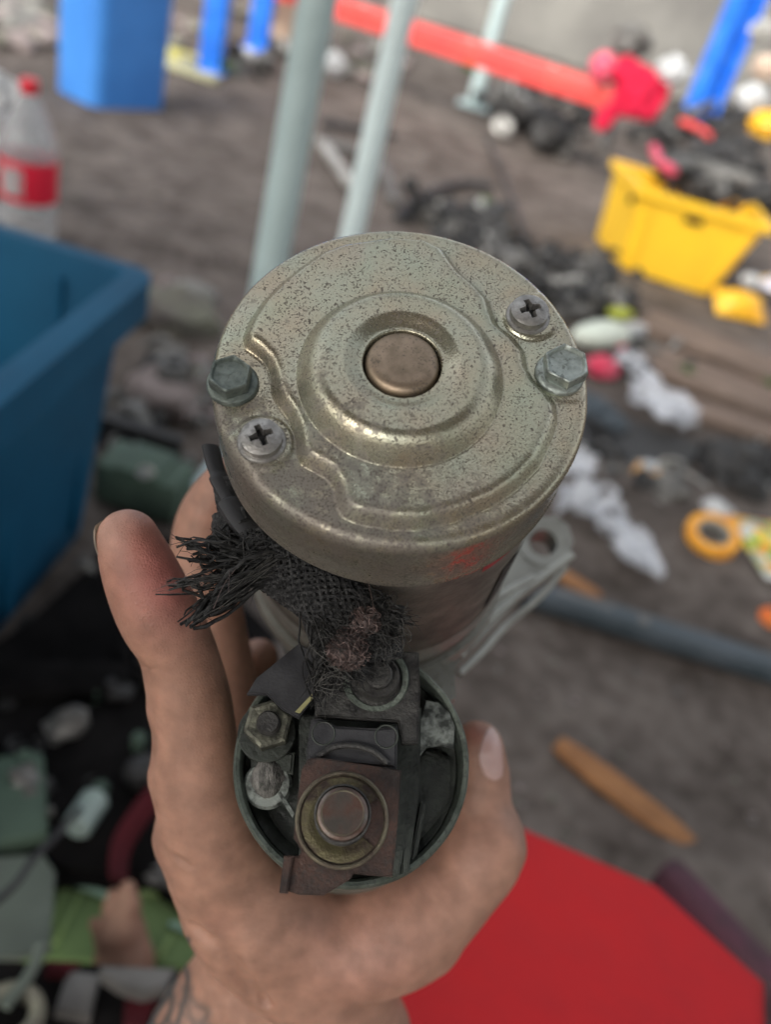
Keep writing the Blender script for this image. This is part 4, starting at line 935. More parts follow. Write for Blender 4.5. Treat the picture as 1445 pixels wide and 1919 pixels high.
q = lerp2(CT[0], CT[1], .45); bm = bmesh.new(); b_box(bm, (q[0] - .655, q[1] - 2.83 + .008, HH * .80), (.055, .022, .018), bev=.005); obj('handle_slot', bm, M['dark_rec'], t)
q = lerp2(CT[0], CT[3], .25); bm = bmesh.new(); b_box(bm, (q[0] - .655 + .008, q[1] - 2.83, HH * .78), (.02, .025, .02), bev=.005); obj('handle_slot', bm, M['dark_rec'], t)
for u in (.10, .92):
    p0, p1 = lerp2(CB[0], CB[1], u), lerp2(CT[0], CT[1], u); bm = bmesh.new(); b_tube(bm, [(p0[0] - .655, p0[1] - 2.83, .01), (p1[0] - .655, p1[1] - 2.83, HH - .02)], .007, 8); obj('wall_rib', bm, M['yellow'], t)
# scrap prototypes
protos = []
def proto_gear():
    bm = bmesh.new(); n = 14; pts = []
    for k in range(n * 4): r = .030 if (k // 2) % 2 else .025; pts.append((r * math.cos(2 * math.pi * k / (n * 4)), r * math.sin(2 * math.pi * k / (n * 4))))
    b_prism(bm, pts, .012, .016); b_lathe(bm, [(.006, .02), (.012, .02), (.013, .010)], 20); return bm
def proto_bracket():
    bm = bmesh.new(); b_box(bm, (0, 0, .006), (.09, .045, .008), bev=.002, seg=1); b_box(bm, (.042, 0, .03), (.008, .045, .05), bev=.002, seg=1); b_lathe(bm, [(.006, .011), (.012, .014), (.012, .008)], 14, Matrix.Translation((-.02, 0, 0))); return bm
def proto_casting():
    bm = bmesh.new(); b_blob(bm, (0, 0, .025), (.05, .04, .03), 2, .35, 2, 5); b_lathe(bm, [(.0, .07), (.016, .07), (.018, .066), (.018, .02)], 18, Matrix.Translation((.01, 0, 0))); b_box(bm, (-.04, 0, .02), (.03, .06, .02), bev=.004, seg=1); return bm
def proto_pulley():
    bm = bmesh.new(); b_lathe(bm, [(0, 0), (.04, 0), (.04, .004), (.03, .012), (.04, .020), (.04, .024), (.03, .024), (.028, .012), (.012, .012), (.010, .022), (0, .022)], 28); return bm
def proto_hose():
    bm = bmesh.new(); b_tube(bm, spline([(-.08, 0, .01), (-.03, .04, .012), (.02, -.02, .03), (.07, .02, .012)], 7), .009, 10); return bm
def proto_rod():
    bm = bmesh.new(); b_tube(bm, [(-.09, 0, .012), (.09, 0, .012)], .006, 10); b_lathe(bm, [(.008, -.006), (.016, -.006), (.018, 0), (.016, .006), (.008, .006)], 16, Matrix.Translation((.095, 0, .012))); b_lathe(bm, [(0, -.01), (.012, -.01), (.012, .01), (0, .01)], 6, Matrix.Translation((-.09, 0, .012)) @ Matrix.Rotation(rad(90), 4, 'Y')); return bm
PM = []
for fn in (proto_gear, proto_bracket, proto_casting, proto_pulley, proto_hose, proto_rod):
    for mt in ('scrapdk', 'scrapmd', 'scraplt'):
        bm = fn(); me = bpy.data.meshes.new(fn.__name__[6:]); bm.normal_update(); bm.to_mesh(me); bm.free(); me.polygons.foreach_set('use_smooth', [True] * len(me.polygons)); me.set_sharp_from_angle(angle=rad(35)); me.materials.append(M[mt]); PM.append(me)
KN = ['gear', 'metal_bracket', 'casting', 'pulley', 'rubber_hose', 'metal_rod']; KL = ['toothed gear', 'angle bracket', 'metal casting', 'grooved pulley', 'bent hose', 'eyed rod']
CL = ['black oily', 'dull grey', 'pale shiny']
def scatter(reg, n, wts, zmax, sc, where, group, seed, zmin=0):
    rg = random.Random(seed)
    for i in range(n):
        # random point in the pixel polygon region (triangle fan sampling)
        k = rg.randrange(1, len(reg) - 1); a, b = sorted((rg.random(), rg.random())); u, v, w_ = a, b - a, 1 - b
        x = reg[0][0] * u + reg[k][0] * v + reg[k + 1][0] * w_; y = reg[0][1] * u + reg[k][1] * v + reg[k + 1][1] * w_
        z = rg.uniform(zmin, zmax); p = G(x, y, z); ki = rg.randrange(6); ci = rg.choices([0, 1, 2], wts)[0]
        o = bpy.data.objects.new(KN[ki], PM[ki * 3 + ci]); COL.objects.link(o); o.location = p
        o.rotation_euler = (rg.uniform(-.9, .9), rg.uniform(-.9, .9), rg.uniform(0, 6.28)); s_ = sc * rg.uniform(.6, 1.3); o.scale = (s_, s_, s_)
        tag(o, CL[ci] + ' ' + KL[ki] + ' ' + where, 'scrap part', group + ', ' + CL[ci] + ' ' + KL[ki] + 's')
scatter([(1260, 345), (1240, 310), (1330, 300), (1450, 320), (1450, 400), (1330, 372)], 34, (7, 2, .3), .25, 1.0, 'in the yellow crate', 'scrap in the yellow crate', 1, .21)
scatter([(1225, 262), (1240, 225), (1330, 215), (1460, 220), (1460, 300), (1330, 290)], 40, (7, 2, .3), .14, 1.7, 'behind the yellow crate', 'scrap behind the yellow crate', 11, .02)
scatter([(905, 160), (1010, 175), (1130, 215), (1215, 260), (1130, 305), (1010, 265), (905, 215)], 46, (6, 2.4, .5), .06, 1.5, 'under the red beam', 'scrap under the red beam', 2)
scatter([(1000, 470), (900, 400), (760, 380), (780, 440), (900, 500), (1010, 570), (1120, 600), (1200, 570), (1120, 500)], 130, (6, 3, .9), .03, .95, 'lying behind the motor cap', 'scrap behind the motor', 3)
scatter([(1060, 820), (1120, 800), (1240, 900), (1220, 960), (1090, 900)], 10, (6, 3, .4), .01, .7, 'among the plastic bags right of the motor', 'scrap among the bags', 4)
scatter([(1300, 880), (1445, 860), (1445, 950), (1340, 950)], 9, (8, 1, 0), .01, 1.0, 'at the right edge above the coloured packet', 'scrap at the right edge', 5)
scatter([(1120, 640), (1290, 650), (1300, 700), (1200, 720)], 14, (4, 3, 1.5), .01, .6, 'between lamp housing and planks', 'scrap by the planks', 8)
scatter([(1060, 820), (1240, 860), (1290, 960), (1230, 1000), (1120, 900)], 16, (5, 3, 1), .01, .6, 'around the small orange cap', 'scrap round the orange cap', 9)
scatter([(0, 1120), (150, 1060), (270, 1200), (270, 1600), (150, 1640), (0, 1450)], 22, (8, 2, .8), .03, .35, 'on the black casing', 'small parts on the black casing', 12, .055)
scatter([(215, 700), (330, 640), (400, 700), (400, 800), (320, 930), (215, 900)], 14, (4, 3, 1), .02, .8, 'right of the blue tub', 'scrap right of the blue tub', 6)
scatter([(640, 80), (560, 110), (430, 105), (440, 140), (640, 140)], 8, (2, 2, 3), .02, 1.2, 'on the soil behind the poles', 'scrap behind the poles', 7)
for k, (x, y, s_, lab) in enumerate(((1310, 352, .085, 'black greasy lump filling the left half of the yellow crate'), (1400, 372, .10, 'black greasy lump filling the right half of the yellow crate'), (1365, 300, .10, 'black greasy lump on the heap behind the yellow crate'))):
    bm = bmesh.new(); b_blob(bm, (0, 0, 0), (s_, s_ * .75, s_ * .5), 3, .5, 2.4, k + 60, sharp=True); o = obj('scrap_lump', bm, M['scrapdk'], loc=G(x, y, .235)); tag(o, lab, 'scrap part')
# grey curved strip and pink strap on the crate
def tube_obj(name, label, cat, pts, r, mat, flat=1.0, n=10, group=None):
    pts = [Vector(p) for p in pts]; c = pts[0].copy(); bm = bmesh.new(); b_tube(bm, spline([p - c for p in pts], 6), r, n, flat=flat); o = obj(name, bm, mat, loc=c); return tag(o, label, cat, group)
tube_obj('metal_strip', 'pale grey curved strip lying on the scrap of the yellow crate', 'strip', [G(x, y, .30) for x, y in ((1245, 312), (1290, 305), (1345, 318), (1415, 342))], .022, M['scrapmd'], .5)
tube_obj('pink_strap', 'dull pink strap between the scrap and the yellow crate', 'strap', [G(x, y, .30) for x, y in ((1225, 278), (1238, 305), (1262, 322))], .014, M['pinkplas'])
tube_obj('red_bar', 'short red and white bar at the foot of the wide blue post', 'bar', [G(x, y, .22) for x, y in ((1275, 228), (1305, 240), (1330, 255))], .015, M['red_paint'])
# pale things behind at the upper right
rg = random.Random(5)
for (x, y, s_, mt, lab) in ((1185, 80, .07, 'scrapmd', 'pale olive lump of rubble above the crimson cloth'), (1262, 135, .06, 'white', 'whitish crumpled bag left of the wide blue post'), (1408, 185, .055, 'white', 'whitish crumpled bag right of the wide blue post'), (1436, 130, .05, 'beige', 'beige lump at the right edge of the photo beside the blue post'), (1432, 60, .05, 'scraplt', 'pale grey lump at the top right corner'), (625, 120, .055, 'white', 'small white rag between the two thick poles'), (460, 108, .05, 'white', 'small white rag at the foot of the narrow blue post'), (1437, 235, .06, 'yellow2', 'amber lump at the right edge above the yellow crate')):
    bm = bmesh.new(); b_blob(bm, (0, 0, 0), (s_, s_ * .8, s_ * .8), 3, .45, 1.8, x, sharp=True); d_ = min(4.2, 3.4 if x > 1000 else 3.9); o = obj('rag' if mt == 'white' else 'lump', bm, M[mt], loc=P(x, y, d_)); tag(o, lab, 'rag' if mt == 'white' else 'rubble')
# yellow wooden strip beside the light blue bin
bm = bmesh.new(); b_box(bm, (0, 0, .015), (.20, .07, .03), bev=.004); g = G(352, 118); o = obj('yellow_board', bm, pm('faded_yellow', (.50, .46, .14), None, 12, .6), loc=g, rot=(0, 0, .0)); tag(o, 'faded yellow board lying right of the light blue bin', 'board')
bm = bmesh.new(); b_box(bm, (0, 0, .012), (.26, .05, .024), bev=.004); o = obj('yellow_board', bm, pm('pale_yellow', (.48, .47, .30), None, 12, .6), loc=G(350, 138), rot=(0, 0, -.12)); tag(o, 'pale dirty board in front of the faded yellow board', 'board')
# stones and rubble on the soil bank
rg = random.Random(9)
def stone(x, y, s_, mt, lab, grp=None, z=0):
    bm = bmesh.new(); b_blob(bm, (0, 0, s_ * .2), (s_, s_ * rg.uniform(.6, .9), s_ * rg.uniform(.35, .6)), 2, .4, 1.6, x + y); o = obj('stone', bm, M[mt], loc=G(x, y, z)); tag(o, lab, 'stone', grp); o.rotation_euler.z = rg.uniform(0, 3)
for i in range(26): stone(rg.uniform(0, 108), rg.uniform(5, 95), rg.uniform(.03, .09), rg.choice(['pinkstone', 'moss', 'concrete', 'pinkstone']), 'small rough stone on the bank, upper left corner', 'stones of the bank at the upper left')
for i in range(18): stone(rg.uniform(330, 520), rg.uniform(20, 130), rg.uniform(.02, .06), rg.choice(['pinkstone', 'moss']), 'small stone behind the narrow blue posts', 'stones behind the blue posts')
for i in range(18): stone(rg.uniform(640, 890), rg.uniform(60, 160), rg.uniform(.03, .08), rg.choice(['moss', 'concrete', 'pinkstone']), 'small stone below the red beam', 'stones below the red beam')
# a few plants
def plant(x, y, s_, lab, z=0):
    g = G(x, y, z); bm = bmesh.new()
    for i in range(34):
        a = random.uniform(0, 6.28); r = random.uniform(0, s_); e = Vector((r * math.cos(a), r * math.sin(a), random.uniform(.2, 1) * s_)); t_ = Vector((-math.sin(a), math.cos(a), 0)) * s_ * .16
        q = [bm.verts.new(c) for c in (e * .55, e * .8 + t_, e * 1.1, e * .8 - t_)]; bm.faces.new(q)
    o = obj('weed', bm, M['green'], loc=g, smooth=False); tag(o, lab, 'plant')
plant(878, 140, .07, 'small green weed between the thin pole and the soil'); plant(1285, 715, .035, 'green weed right of the clear plastic bag'); plant(1440, 730, .03, 'green weed at the right edge by the planks')
plant(1165, 45, .10, 'green weed below the short blue post end'); plant(905, 390, .035, 'pale green weed among the scrap behind the motor'); plant(420, 140, .05, 'yellowish weed at the foot of the narrow blue posts')

# ------------------------------------------------------------------ things in the middle distance
# grey folded frame behind the poles
g = G(640, 262)
t = thing('folded_frame', 'flat grey angle frame lying folded behind the two thick poles', 'frame', g)
def bar(par, p, q, w_, h_, mat, nm2='bar'):
    p, q = Vector(p), Vector(q); d_ = q - p; bm = bmesh.new(); b_box(bm, (0, 0, 0), (d_.length, w_, h_), bev=.002, seg=1); o = obj(nm2, bm, mat, par); o.rotation_mode = 'QUATERNION'; o.rotation_quaternion = d_.to_track_quat('X', 'Z'); o.location = (p + q) / 2; return o
ps = [G(x, y, .02) - g for x, y in ((600, 262), (660, 350), (712, 300), (740, 380))]
bar(t, ps[0], ps[1], .035, .02, M['scraplt'], 'arm'); bar(t, ps[0], ps[2], .05, .02, M['scrapmd'], 'arm'); bar(t, ps[2], ps[3], .04, .02, M['scrapmd'], 'arm')
tube_obj('black_hose', 'black hose curving over the ground behind the motor cap', 'hose', [G(x, y, .02) for x, y in ((745, 410), (790, 370), (860, 345), (920, 350))], .014, M['blackrub'])
tube_obj('black_cable', 'thin black cable running up the ground right of the motor top', 'cable', [G(x, y, .01) for x, y in ((910, 255), (930, 300), (950, 350), (975, 420), (985, 470))], .008, M['blackrub'])
tube_obj('black_bar', 'black bar lying behind the grey folded frame', 'bar', [G(x, y, .02) for x, y in ((605, 232), (650, 238), (740, 255))], .013, M['blackrub'])
bm = bmesh.new(); b_lathe(bm, [(.0, .03), (.022, .03), (.03, .02), (.03, 0)], 20); o = obj('shiny_disc', bm, M['white'], loc=G(975, 190, .08), rot=(.9, .3, 0)); tag(o, 'shiny white metal lid under the red beam', 'lid')
bm = bmesh.new(); b_lathe(bm, [(.012, .01), (.03, .016), (.045, .01), (.045, 0), (.012, 0)], 26); o = obj('ring_gear', bm, M['scraplt'], loc=G(942, 238, .05), rot=(.8, .2, 0)); tag(o, 'grey ring below the shiny white lid', 'ring')
# grey engine cover with a square hole behind the right screw
g = G(1085, 575); t = thing('engine_cover', 'pale grey engine cover with a dark square opening behind the right bolt', 'engine cover', g)
bm = bmesh.new(); b_box(bm, (0, 0, .02), (.20, .15, .04), bev=.01); obj('plate', bm, M['scrapmd'], t, rot=(0, 0, .2))
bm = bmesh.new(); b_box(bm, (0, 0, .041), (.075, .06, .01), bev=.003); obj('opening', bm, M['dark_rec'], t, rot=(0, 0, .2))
for (x, y) in ((-.08, .05), (.08, .05), (-.08, -.05), (.08, -.05)):
    bm = bmesh.new(); b_lathe(bm, [(0, .05), (.009, .05), (.010, .04)], 12, Matrix.Translation((x, y, 0))); obj('bolt', bm, M['scraplt'], t, rot=(0, 0, .2))
# white lamp housing
g = G(1120, 650); t = thing('lamp_housing', 'white oblong lamp housing lying right of the motor bolt', 'lamp housing', g + Vector((0, 0, .03)), (0, 0, .75))
bm = bmesh.new(); b_blob(bm, (0, 0, 0), (.10, .038, .034), 3, .06, 1.2, 2); obj('shell', bm, pm('milky_white', (.66, .72, .62), (.55, .58, .5), 12, .35), t)
bm = bmesh.new(); b_box(bm, (.10, .0, .01), (.07, .04, .03), bev=.008); obj('socket', bm, M['white'], t)
bm = bmesh.new(); b_box(bm, (.06, .02, .045), (.06, .035, .015), bev=.005); obj('yellow_tag', bm, pm('lime', (.42, .46, .04), None, 30, .5), t)
# clear bags
def bag(x, y, sx, sy, sz, rz, lab, mat='film', z=None, seed=0, amp=.5, name='plastic_bag'):
    bm = bmesh.new()
    if mat == 'film':                                     # crumpled sheets of film, folded over each other
        rg_ = random.Random(seed * 13 + 1)
        for layer in range(3):
            n0 = len(bm.verts); r = bmesh.ops.create_grid(bm, x_segments=34, y_segments=34, size=1); o_ = Vector((seed * 3.7, layer * 5.1, 0)); tilt = Rxyz(rg_.uniform(-.5, .5), rg_.uniform(-.5, .5), rg_.uniform(-.4, .4))
            for v in r['verts']:
                q = v.co.copy(); rr = math.hypot(q.x, q.y); k = 1 / max(1, rr) * (.8 + .75 * mnoise.noise(q * 1.1 + o_)); q.x *= k; q.y *= k
                f_ = (1 - abs(mnoise.noise(q * 1.3 + o_)) * 3.0) * .75 + (1 - abs(mnoise.noise(q * 3.1 + o_)) * 2.4) * .28 + .06 * mnoise.noise(q * 9 + o_)
                q = tilt @ Vector((q.x, q.y, f_ * .55)); v.co = Vector((q.x * sx, q.y * sy, (q.z + layer * .25) * sz))
    else: b_blob(bm, (0, 0, 0), (sx, sy, sz), 4, amp, 1.7, seed, sharp=True)
    o = obj(name, bm, M[mat], loc=G(x, y) + Vector((0, 0, sz * .8 if z is None else z)), rot=(0, 0, rz)); tag(o, lab, name.replace('_', ' ')); return o
bag(1232, 780, .062, .120, .030, .35, 'clear crumpled plastic bag lying by the brown planks', seed=2, amp=.35)
bag(1180, 700, .045, .06, .022, .2, 'greyish clear bag end just above the larger clear bag', seed=3)
bag(1165, 1040, .050, .070, .024, .5, 'shiny clear plastic bag right of the mounting flange', seed=4, amp=.5)
bag(1100, 970, .07, .055, .028, .2, 'milky crumpled plastic film right of the cap edge', seed=5, amp=.45)
bag(1065, 905, .05, .04, .03, .8, 'small white film tuft touching the cap edge', seed=6, amp=.4)
bag(1125, 700, .035, .03, .02, .8, 'crimson wrapper between the lamp housing and the clear bag', 'pinkplas', seed=7)
bag(1150, 655, .02, .02, .015, .8, 'pink glossy wrapper end beside the lamp housing', 'pinkplas', seed=9)
bag(1110, 780, .07, .035, .02, -.7, 'dark grey folded rag under the clear plastic bag', 'teal', seed=8, amp=.3, name='rag')
# planks
for i, (x, y, l_, w_, rz, lab) in enumerate(((1360, 672, .46, .16, -.32, 'upper weathered brown plank below the yellow packet'), (1390, 748, .50, .17, -.25, 'wide weathered brown plank below the upper plank'), (1345, 792, .36, .09, -.12, 'narrow brown plank at the lower edge of the wide plank'))):
    bm = bmesh.new(); b_box(bm, (0, 0, .012), (l_, w_, .024), bev=.003, seg=1)
    for v in bm.verts: v.co.z += .004 * mnoise.noise(v.co * 30)
    o = obj('plank', bm, M['wood'], loc=G(x, y), rot=(0, 0, rz)); tag(o, lab, 'plank')
bm = bmesh.new(); b_box(bm, (0, 0, .004), (.62, .30, .008), bev=.003); o = obj('black_sheet', bm, M['scrapdk'], loc=G(1310, 900), rot=(0, 0, -.1)); tag(o, 'black sheet lying below the brown planks', 'sheet')
# yellow packet
def packet(x, y, s_, rz, mat, lab, z=.02, rx=0):
    bm = bmesh.new(); bmesh.ops.create_grid(bm, x_segments=14, y_segments=14, size=1)
    for v in bm.verts:
        e = (1 - v.co.x ** 2) * (1 - v.co.y ** 2); v.co = Vector((v.co.x * s_[0], v.co.y * s_[1], s_[2] * e + .004 * mnoise.noise(v.co * 4 + Vector((x, 0, 0)))))
    r = bmesh.ops.duplicate(bm, geom=bm.verts[:] + bm.edges[:] + bm.faces[:])
    for v in [g_ for g_ in r['geom'] if isinstance(g_, bmesh.types.BMVert)]: v.co.z = -v.co.z * .6 - .0006
    o = obj('snack_packet', bm, mat, loc=G(x, y) + Vector((0, 0, z)), rot=(rx, 0, rz)); tag(o, lab, 'packet'); return o
packet(1376, 590, (.080, .050, .045), .25, M['yellow2'], 'yellow snack packet lying in front of the yellow crate', .03, .5)
bag(1385, 570, .03, .02, .02, 0, 'small white crumple of paper on the yellow snack packet', 'white', z=.075, seed=41, amp=.2, name='paper')
packet(1432, 565, (.055, .05, .03), -.5, M['packet2'], 'white and purple packet end right of the yellow snack packet', .05)
packet(1432, 1050, (.05, .085, .016), .25, M['packet'], 'colourful orange and green packet at the right edge', .025)
bag(1440, 1170, .02, .02, .014, 0, 'small orange plastic piece below the colourful packet', 'orange2', seed=21, amp=.2, name='plastic_piece')
bag(1385, 1655, .010, .010, .006, 0, 'tiny orange piece on the ground above the red stool corner', 'orange', seed=22, amp=.2, name='plastic_piece')
# amber tape roll
t = thing('tape_roll', 'amber tape roll lying on the ground left of the colourful packet', 'tape roll', G(1320, 1030) + Vector((0, 0, .004)), (.25, -.12, 0))
bm = bmesh.new(); b_lathe(bm, [(.028, 0), (.044, 0), (.044, .040), (.028, .040), (.028, 0)], 40); obj('tape', bm, M['tape'], t)
bm = bmesh.new(); b_lathe(bm, [(.0255, .001), (.0278, .001), (.0278, .041), (.0255, .041), (.0255, .001)], 40); obj('core', bm, M['scraplt'], t)
bm = bmesh.new(); b_blob(bm, (0, 0, .034), (.026, .02, .012), 3, .3, 2, 3); o = obj('white_lump', bm, M['white'], loc=G(1318, 1005) + Vector((0, .012, .02))); tag(o, 'white lump of film sitting in the amber tape roll', 'plastic film')
# small orange and white cap
t = thing('bulb_cap', 'small orange cap with a white top near the dark scrap right of the motor', 'cap', G(1205, 898))
bm = bmesh.new(); b_lathe(bm, [(0, 0), (.024, 0), (.026, .01), (.022, .026), (0, .028)], 24); obj('base', bm, M['orange2'] if False else pm('peach', (.75, .42, .16), None, 20, .4), t)
bm = bmesh.new(); b_lathe(bm, [(.015, .028), (.014, .034), (0, .036)], 24); obj('top', bm, M['white'], t)
tube_obj('grey_wire', 'pale grey wire curving right of the small orange cap', 'wire', [G(x, y, .01) for x, y in ((1190, 868), (1240, 872), (1290, 890), (1330, 920))], .0055, M['scraplt'])
tube_obj('wire_frame', 'bent pale wire standing at the right edge below the planks', 'wire', [G(x, y, .01) for x, y in ((1445, 815), (1415, 835), (1405, 880), (1440, 915))], .006, M['scraplt'])
# black pipe across the ground
g0, g1 = G(930, 1110), G(1500, 1290); t = thing('black_pipe', 'long dark rubber covered pipe crossing the ground right of the motor', 'pipe', (g0 + g1) / 2 + Vector((0, 0, .018)), (0, 0, math.atan2(g1.y - g0.y, g1.x - g0.x))); L_ = (g1 - g0).length
bm = bmesh.new(); b_box(bm, (0, 0, 0), (L_ * 1.02, .036, .032), bev=.009, seg=3)
for v in bm.verts: v.co.y += .001 * mnoise.noise(v.co * 30)
obj('tube', bm, M['teal'], t)
bm = bmesh.new(); b_box(bm, (-L_ * .24, .002, .0158), (.085, .010, .0015), bev=.0005, seg=1); obj('worn_strip', bm, M['scrapmd'], t)
bm = bmesh.new(); b_box(bm, (-.02, -.004, .0165), (.014, .018, .002), bev=.0005, seg=1); obj('worn_patch', bm, M['scrapmd'], t)
# orange sticks
def stick(x0, y0, x1, y1, w_, lab):
    a, b = G(x0, y0), G(x1, y1); c = (a + b) / 2; pts = []
    n = 14; l_ = (b - a).length; bm = bmesh.new()
    for i in range(n + 1): u = i / n; pts.append(((u - .5) * l_, w_ * (.55 + .45 * math.sin(u * math.pi) ** .5) * (1 + .12 * mnoise.noise(Vector((u * 4, 1, x0))))))
    poly = [(x, -w) for x, w in pts] + [(x, w) for x, w in pts[::-1]]; b_prism(bm, poly, .008, .008, .001)
    o = obj('bark_piece', bm, M['orange'], loc=c, rot=(0, 0, math.atan2(b.y - a.y, b.x - a.x))); tag(o, lab, 'wood piece')
stick(1042, 1395, 1296, 1590, .0175, 'long orange brown piece of bark on the bare ground right of the thumb')
stick(1036, 1074, 1122, 1128, .017, 'short orange piece of bark above the black pipe')
rg = random.Random(31)
for i in range(60):
    x, y = rg.uniform(900, 1440), rg.uniform(1150, 1600); s_ = rg.uniform(.002, .006); bm = bmesh.new(); b_blob(bm, (0, 0, 0), (s_, s_ * .8, s_ * .5), 1, .3, 2, i); o = obj('pebble', bm, M[rg.choice(['pinkstone', 'moss', 'scrapmd'])], loc=G(x, y)); tag(o, 'small pebble below the black pipe', 'pebble', 'pebbles below the black pipe')
for i in range(50):
    x, y = rg.uniform(120, 520), rg.uniform(170, 520); s_ = rg.uniform(.004, .010); bm = bmesh.new(); b_blob(bm, (0, 0, 0), (s_, s_ * .8, s_ * .5), 1, .3, 2, i); o = obj('pebble', bm, M[rg.choice(['pinkstone', 'moss', 'scrapmd'])], loc=G(x, y)); tag(o, 'small pebble between bottle and poles', 'pebble', 'pebbles between bottle and poles')

# ------------------------------------------------------------------ red stool, lower right
zt = .30; cs = [G(x, y, zt) for x, y in ((930, 1518), (1236, 1650), (1440, 1832), (1448, 2100), (620, 2300), (600, 1900), (820, 1600))]
ctr = Vector((sum(c.x for c in cs) / 7, sum(c.y for c in cs) / 7, 0))
t = thing('red_stool', 'smooth red plastic stool top at the lower right under the thumb', 'stool', ctr)
bm = bmesh.new(); poly = [(c.x - ctr.x, c.y - ctr.y) for c in cs]; b_prism(bm, poly, zt, .018, .006)
obj('seat', bm, M['red_plastic'], t)
bm = bmesh.new(); ins = [(x * .94, y * .94) for x, y in poly]; b_prism(bm, ins, zt - .019, .06, .002); obj('skirt', bm, M['red_plastic'], t)
for i in (1, 3, 4, 6):
    x, y = ins[i]; bm = bmesh.new(); b_box(bm, (x * .93, y * .93, (zt - .08) / 2), (.03, .03, zt - .08), bev=.004); obj('leg', bm, M['red_plastic'], t)
a, b = G(1262, 1668, .1), G(1480, 1905, .1); d_ = b - a
bm = bmesh.new(); b_box(bm, (0, 0, 0), (d_.length * 1.3, .03, .05), bev=.012, seg=3); o = obj('side_shade_strip', bm, M['purple'], loc=(a + b) / 2, rot=(0, 0, math.atan2(d_.y, d_.x))); tag(o, 'dull purple strip painted as the shaded side of the red stool', 'bar')  # strip whose dark purple stands in for shading on the stool's side

# ------------------------------------------------------------------ stones and box between tub and motor
stone(330, 610, .085, 'moss', 'large mossy stone just left of the motor cap', z=.01); stone(270, 600, .06, 'moss', 'mossy stone against the corner of the blue tub', z=.01); stone(360, 560, .05, 'concrete', 'pale stone above the large mossy stone')
g = G(300, 770); t = thing('gearbox_casting', 'brownish grey gearbox casting right of the blue tub', 'casting', g)
bm = bmesh.new(); b_blob(bm, (0, 0, .03), (.055, .045, .04), 3, .3, 1.6, 44); obj('housing', bm, M['pinkstone'], t)
bm = bmesh.new(); b_lathe(bm, [(.012, .085), (.022, .085), (.025, .08), (.025, .03)], 24, Matrix.Translation((.01, .01, 0))); obj('collar', bm, M['scrapmd'], t)
bm = bmesh.new(); b_lathe(bm, [(0, .075), (.013, .075)], 24, Matrix.Translation((.01, .01, 0))); obj('bore', bm, M['dark_rec'], t)
bm = bmesh.new(); b_box(bm, (.05, -.01, .02), (.03, .05, .02), bev=.004); obj('lug', bm, M['pinkstone'], t)
g = G(268, 935); bm = bmesh.new(); b_box(bm, (0, 0, .03), (.115, .07, .06), bev=.006); b_box(bm, (0, 0, .062), (.06, .07, .006), bev=.002); o = obj('grey_box', bm, M['greygreen'], loc=g, rot=(0, 0, -.05)); tag(o, 'small grey green box behind the fingertip beside the blue tub', 'box')
g = G(262, 858); bm = bmesh.new(); b_box(bm, (0, 0, .03), (.12, .02, .05), bev=.004); o = obj('black_bar', bm, M['scrapdk'], loc=g); tag(o, 'black bar behind the small grey green box', 'bar')
rg = random.Random(77)
for i in range(22): stone(rg.uniform(215, 420), rg.uniform(520, 960), rg.uniform(.010, .03), rg.choice(['pinkstone', 'moss', 'pinkstone', 'scrapmd']), 'small stone right of the blue tub', 'small stones right of the blue tub')

# ------------------------------------------------------------------ lower left: black casing and the things round it
g = G(210, 1330); t = thing('engine_casing', 'large black greasy engine casing with bolts left of the hand', 'engine casing', g)
pl_ = [G(x, y, .05) - g for x, y in ((205, 985), (330, 1000), (520, 1180), (520, 1560), (400, 1720), (290, 1650), (100, 1640), (-60, 1500), (-60, 1230), (60, 1150), (170, 1050))]
bm = bmesh.new(); b_prism(bm, [(p.x, p.y) for p in pl_], .05, .055, .008); obj('body', bm, M['casing'], t)
bm = bmesh.new(); q = G(330, 1230, .05) - g; b_lathe(bm, [(.055, .05), (.060, .062), (.052, .064), (.045, .052), (0, .050)], 40, Matrix.Translation((q.x, q.y, 0))); obj('round_boss', bm, M['casing'], t)
bm = bmesh.new(); q = G(120, 1290, .05) - g; b_box(bm, (q.x, q.y, .06), (.12, .04, .02), Rz(.4), bev=.006); obj('raised_web', bm, M['casing'], t)
for (x, y, s_) in ((180, 1300, .0045), (110, 1360, .0072), (47, 1424, .0075), (260, 1388, .0070), (188, 1482, .0078), (95, 1525, .003)):
    q = G(x, y, .06) - g; bm = bmesh.new(); b_lathe(bm, [(0, .068), (s_ * .8, .068), (s_, .066), (s_, .048)], 6, Matrix.Translation((q.x, q.y, 0)) @ Matrix.Rotation(x, 4, 'Z')); obj('bolt', bm, M['greygreen'] if s_ > .004 else M['scrapmd'], t, smooth=False)
a, b = G(182, 1492, .07), G(140, 1555, .07); d_ = (b - a); bm = bmesh.new(); b_tube(bm, [(0, 0, 0), tuple(d_ * .08), tuple(d_ * .92), tuple(d_)], [.010, .0125, .0125, .010], 20); o = obj('grey_capsule', bm, pm('pale_capsule', (.30, .38, .35), None, 20, .45), loc=a); tag(o, 'pale grey green cylinder lying on the black casing', 'cylinder')
# pale green box at the left edge
g = G(30, 1520, .04); bm = bmesh.new(); b_box(bm, (0, 0, 0), (.085, .048, .05), bev=.006); o = obj('green_box', bm, M['greygreen'], loc=g, rot=(0, 0, -1.05)); tag(o, 'dull green box at the left edge on the black casing', 'box')
# dark red strap
tube_obj('red_strap', 'dark red strap hanging between the black casing and the hand', 'strap', [G(x, y, .07) for x, y in ((330, 1450), (282, 1500), (240, 1560), (224, 1600), (222, 1650))], .011, M['darkred'], .35)
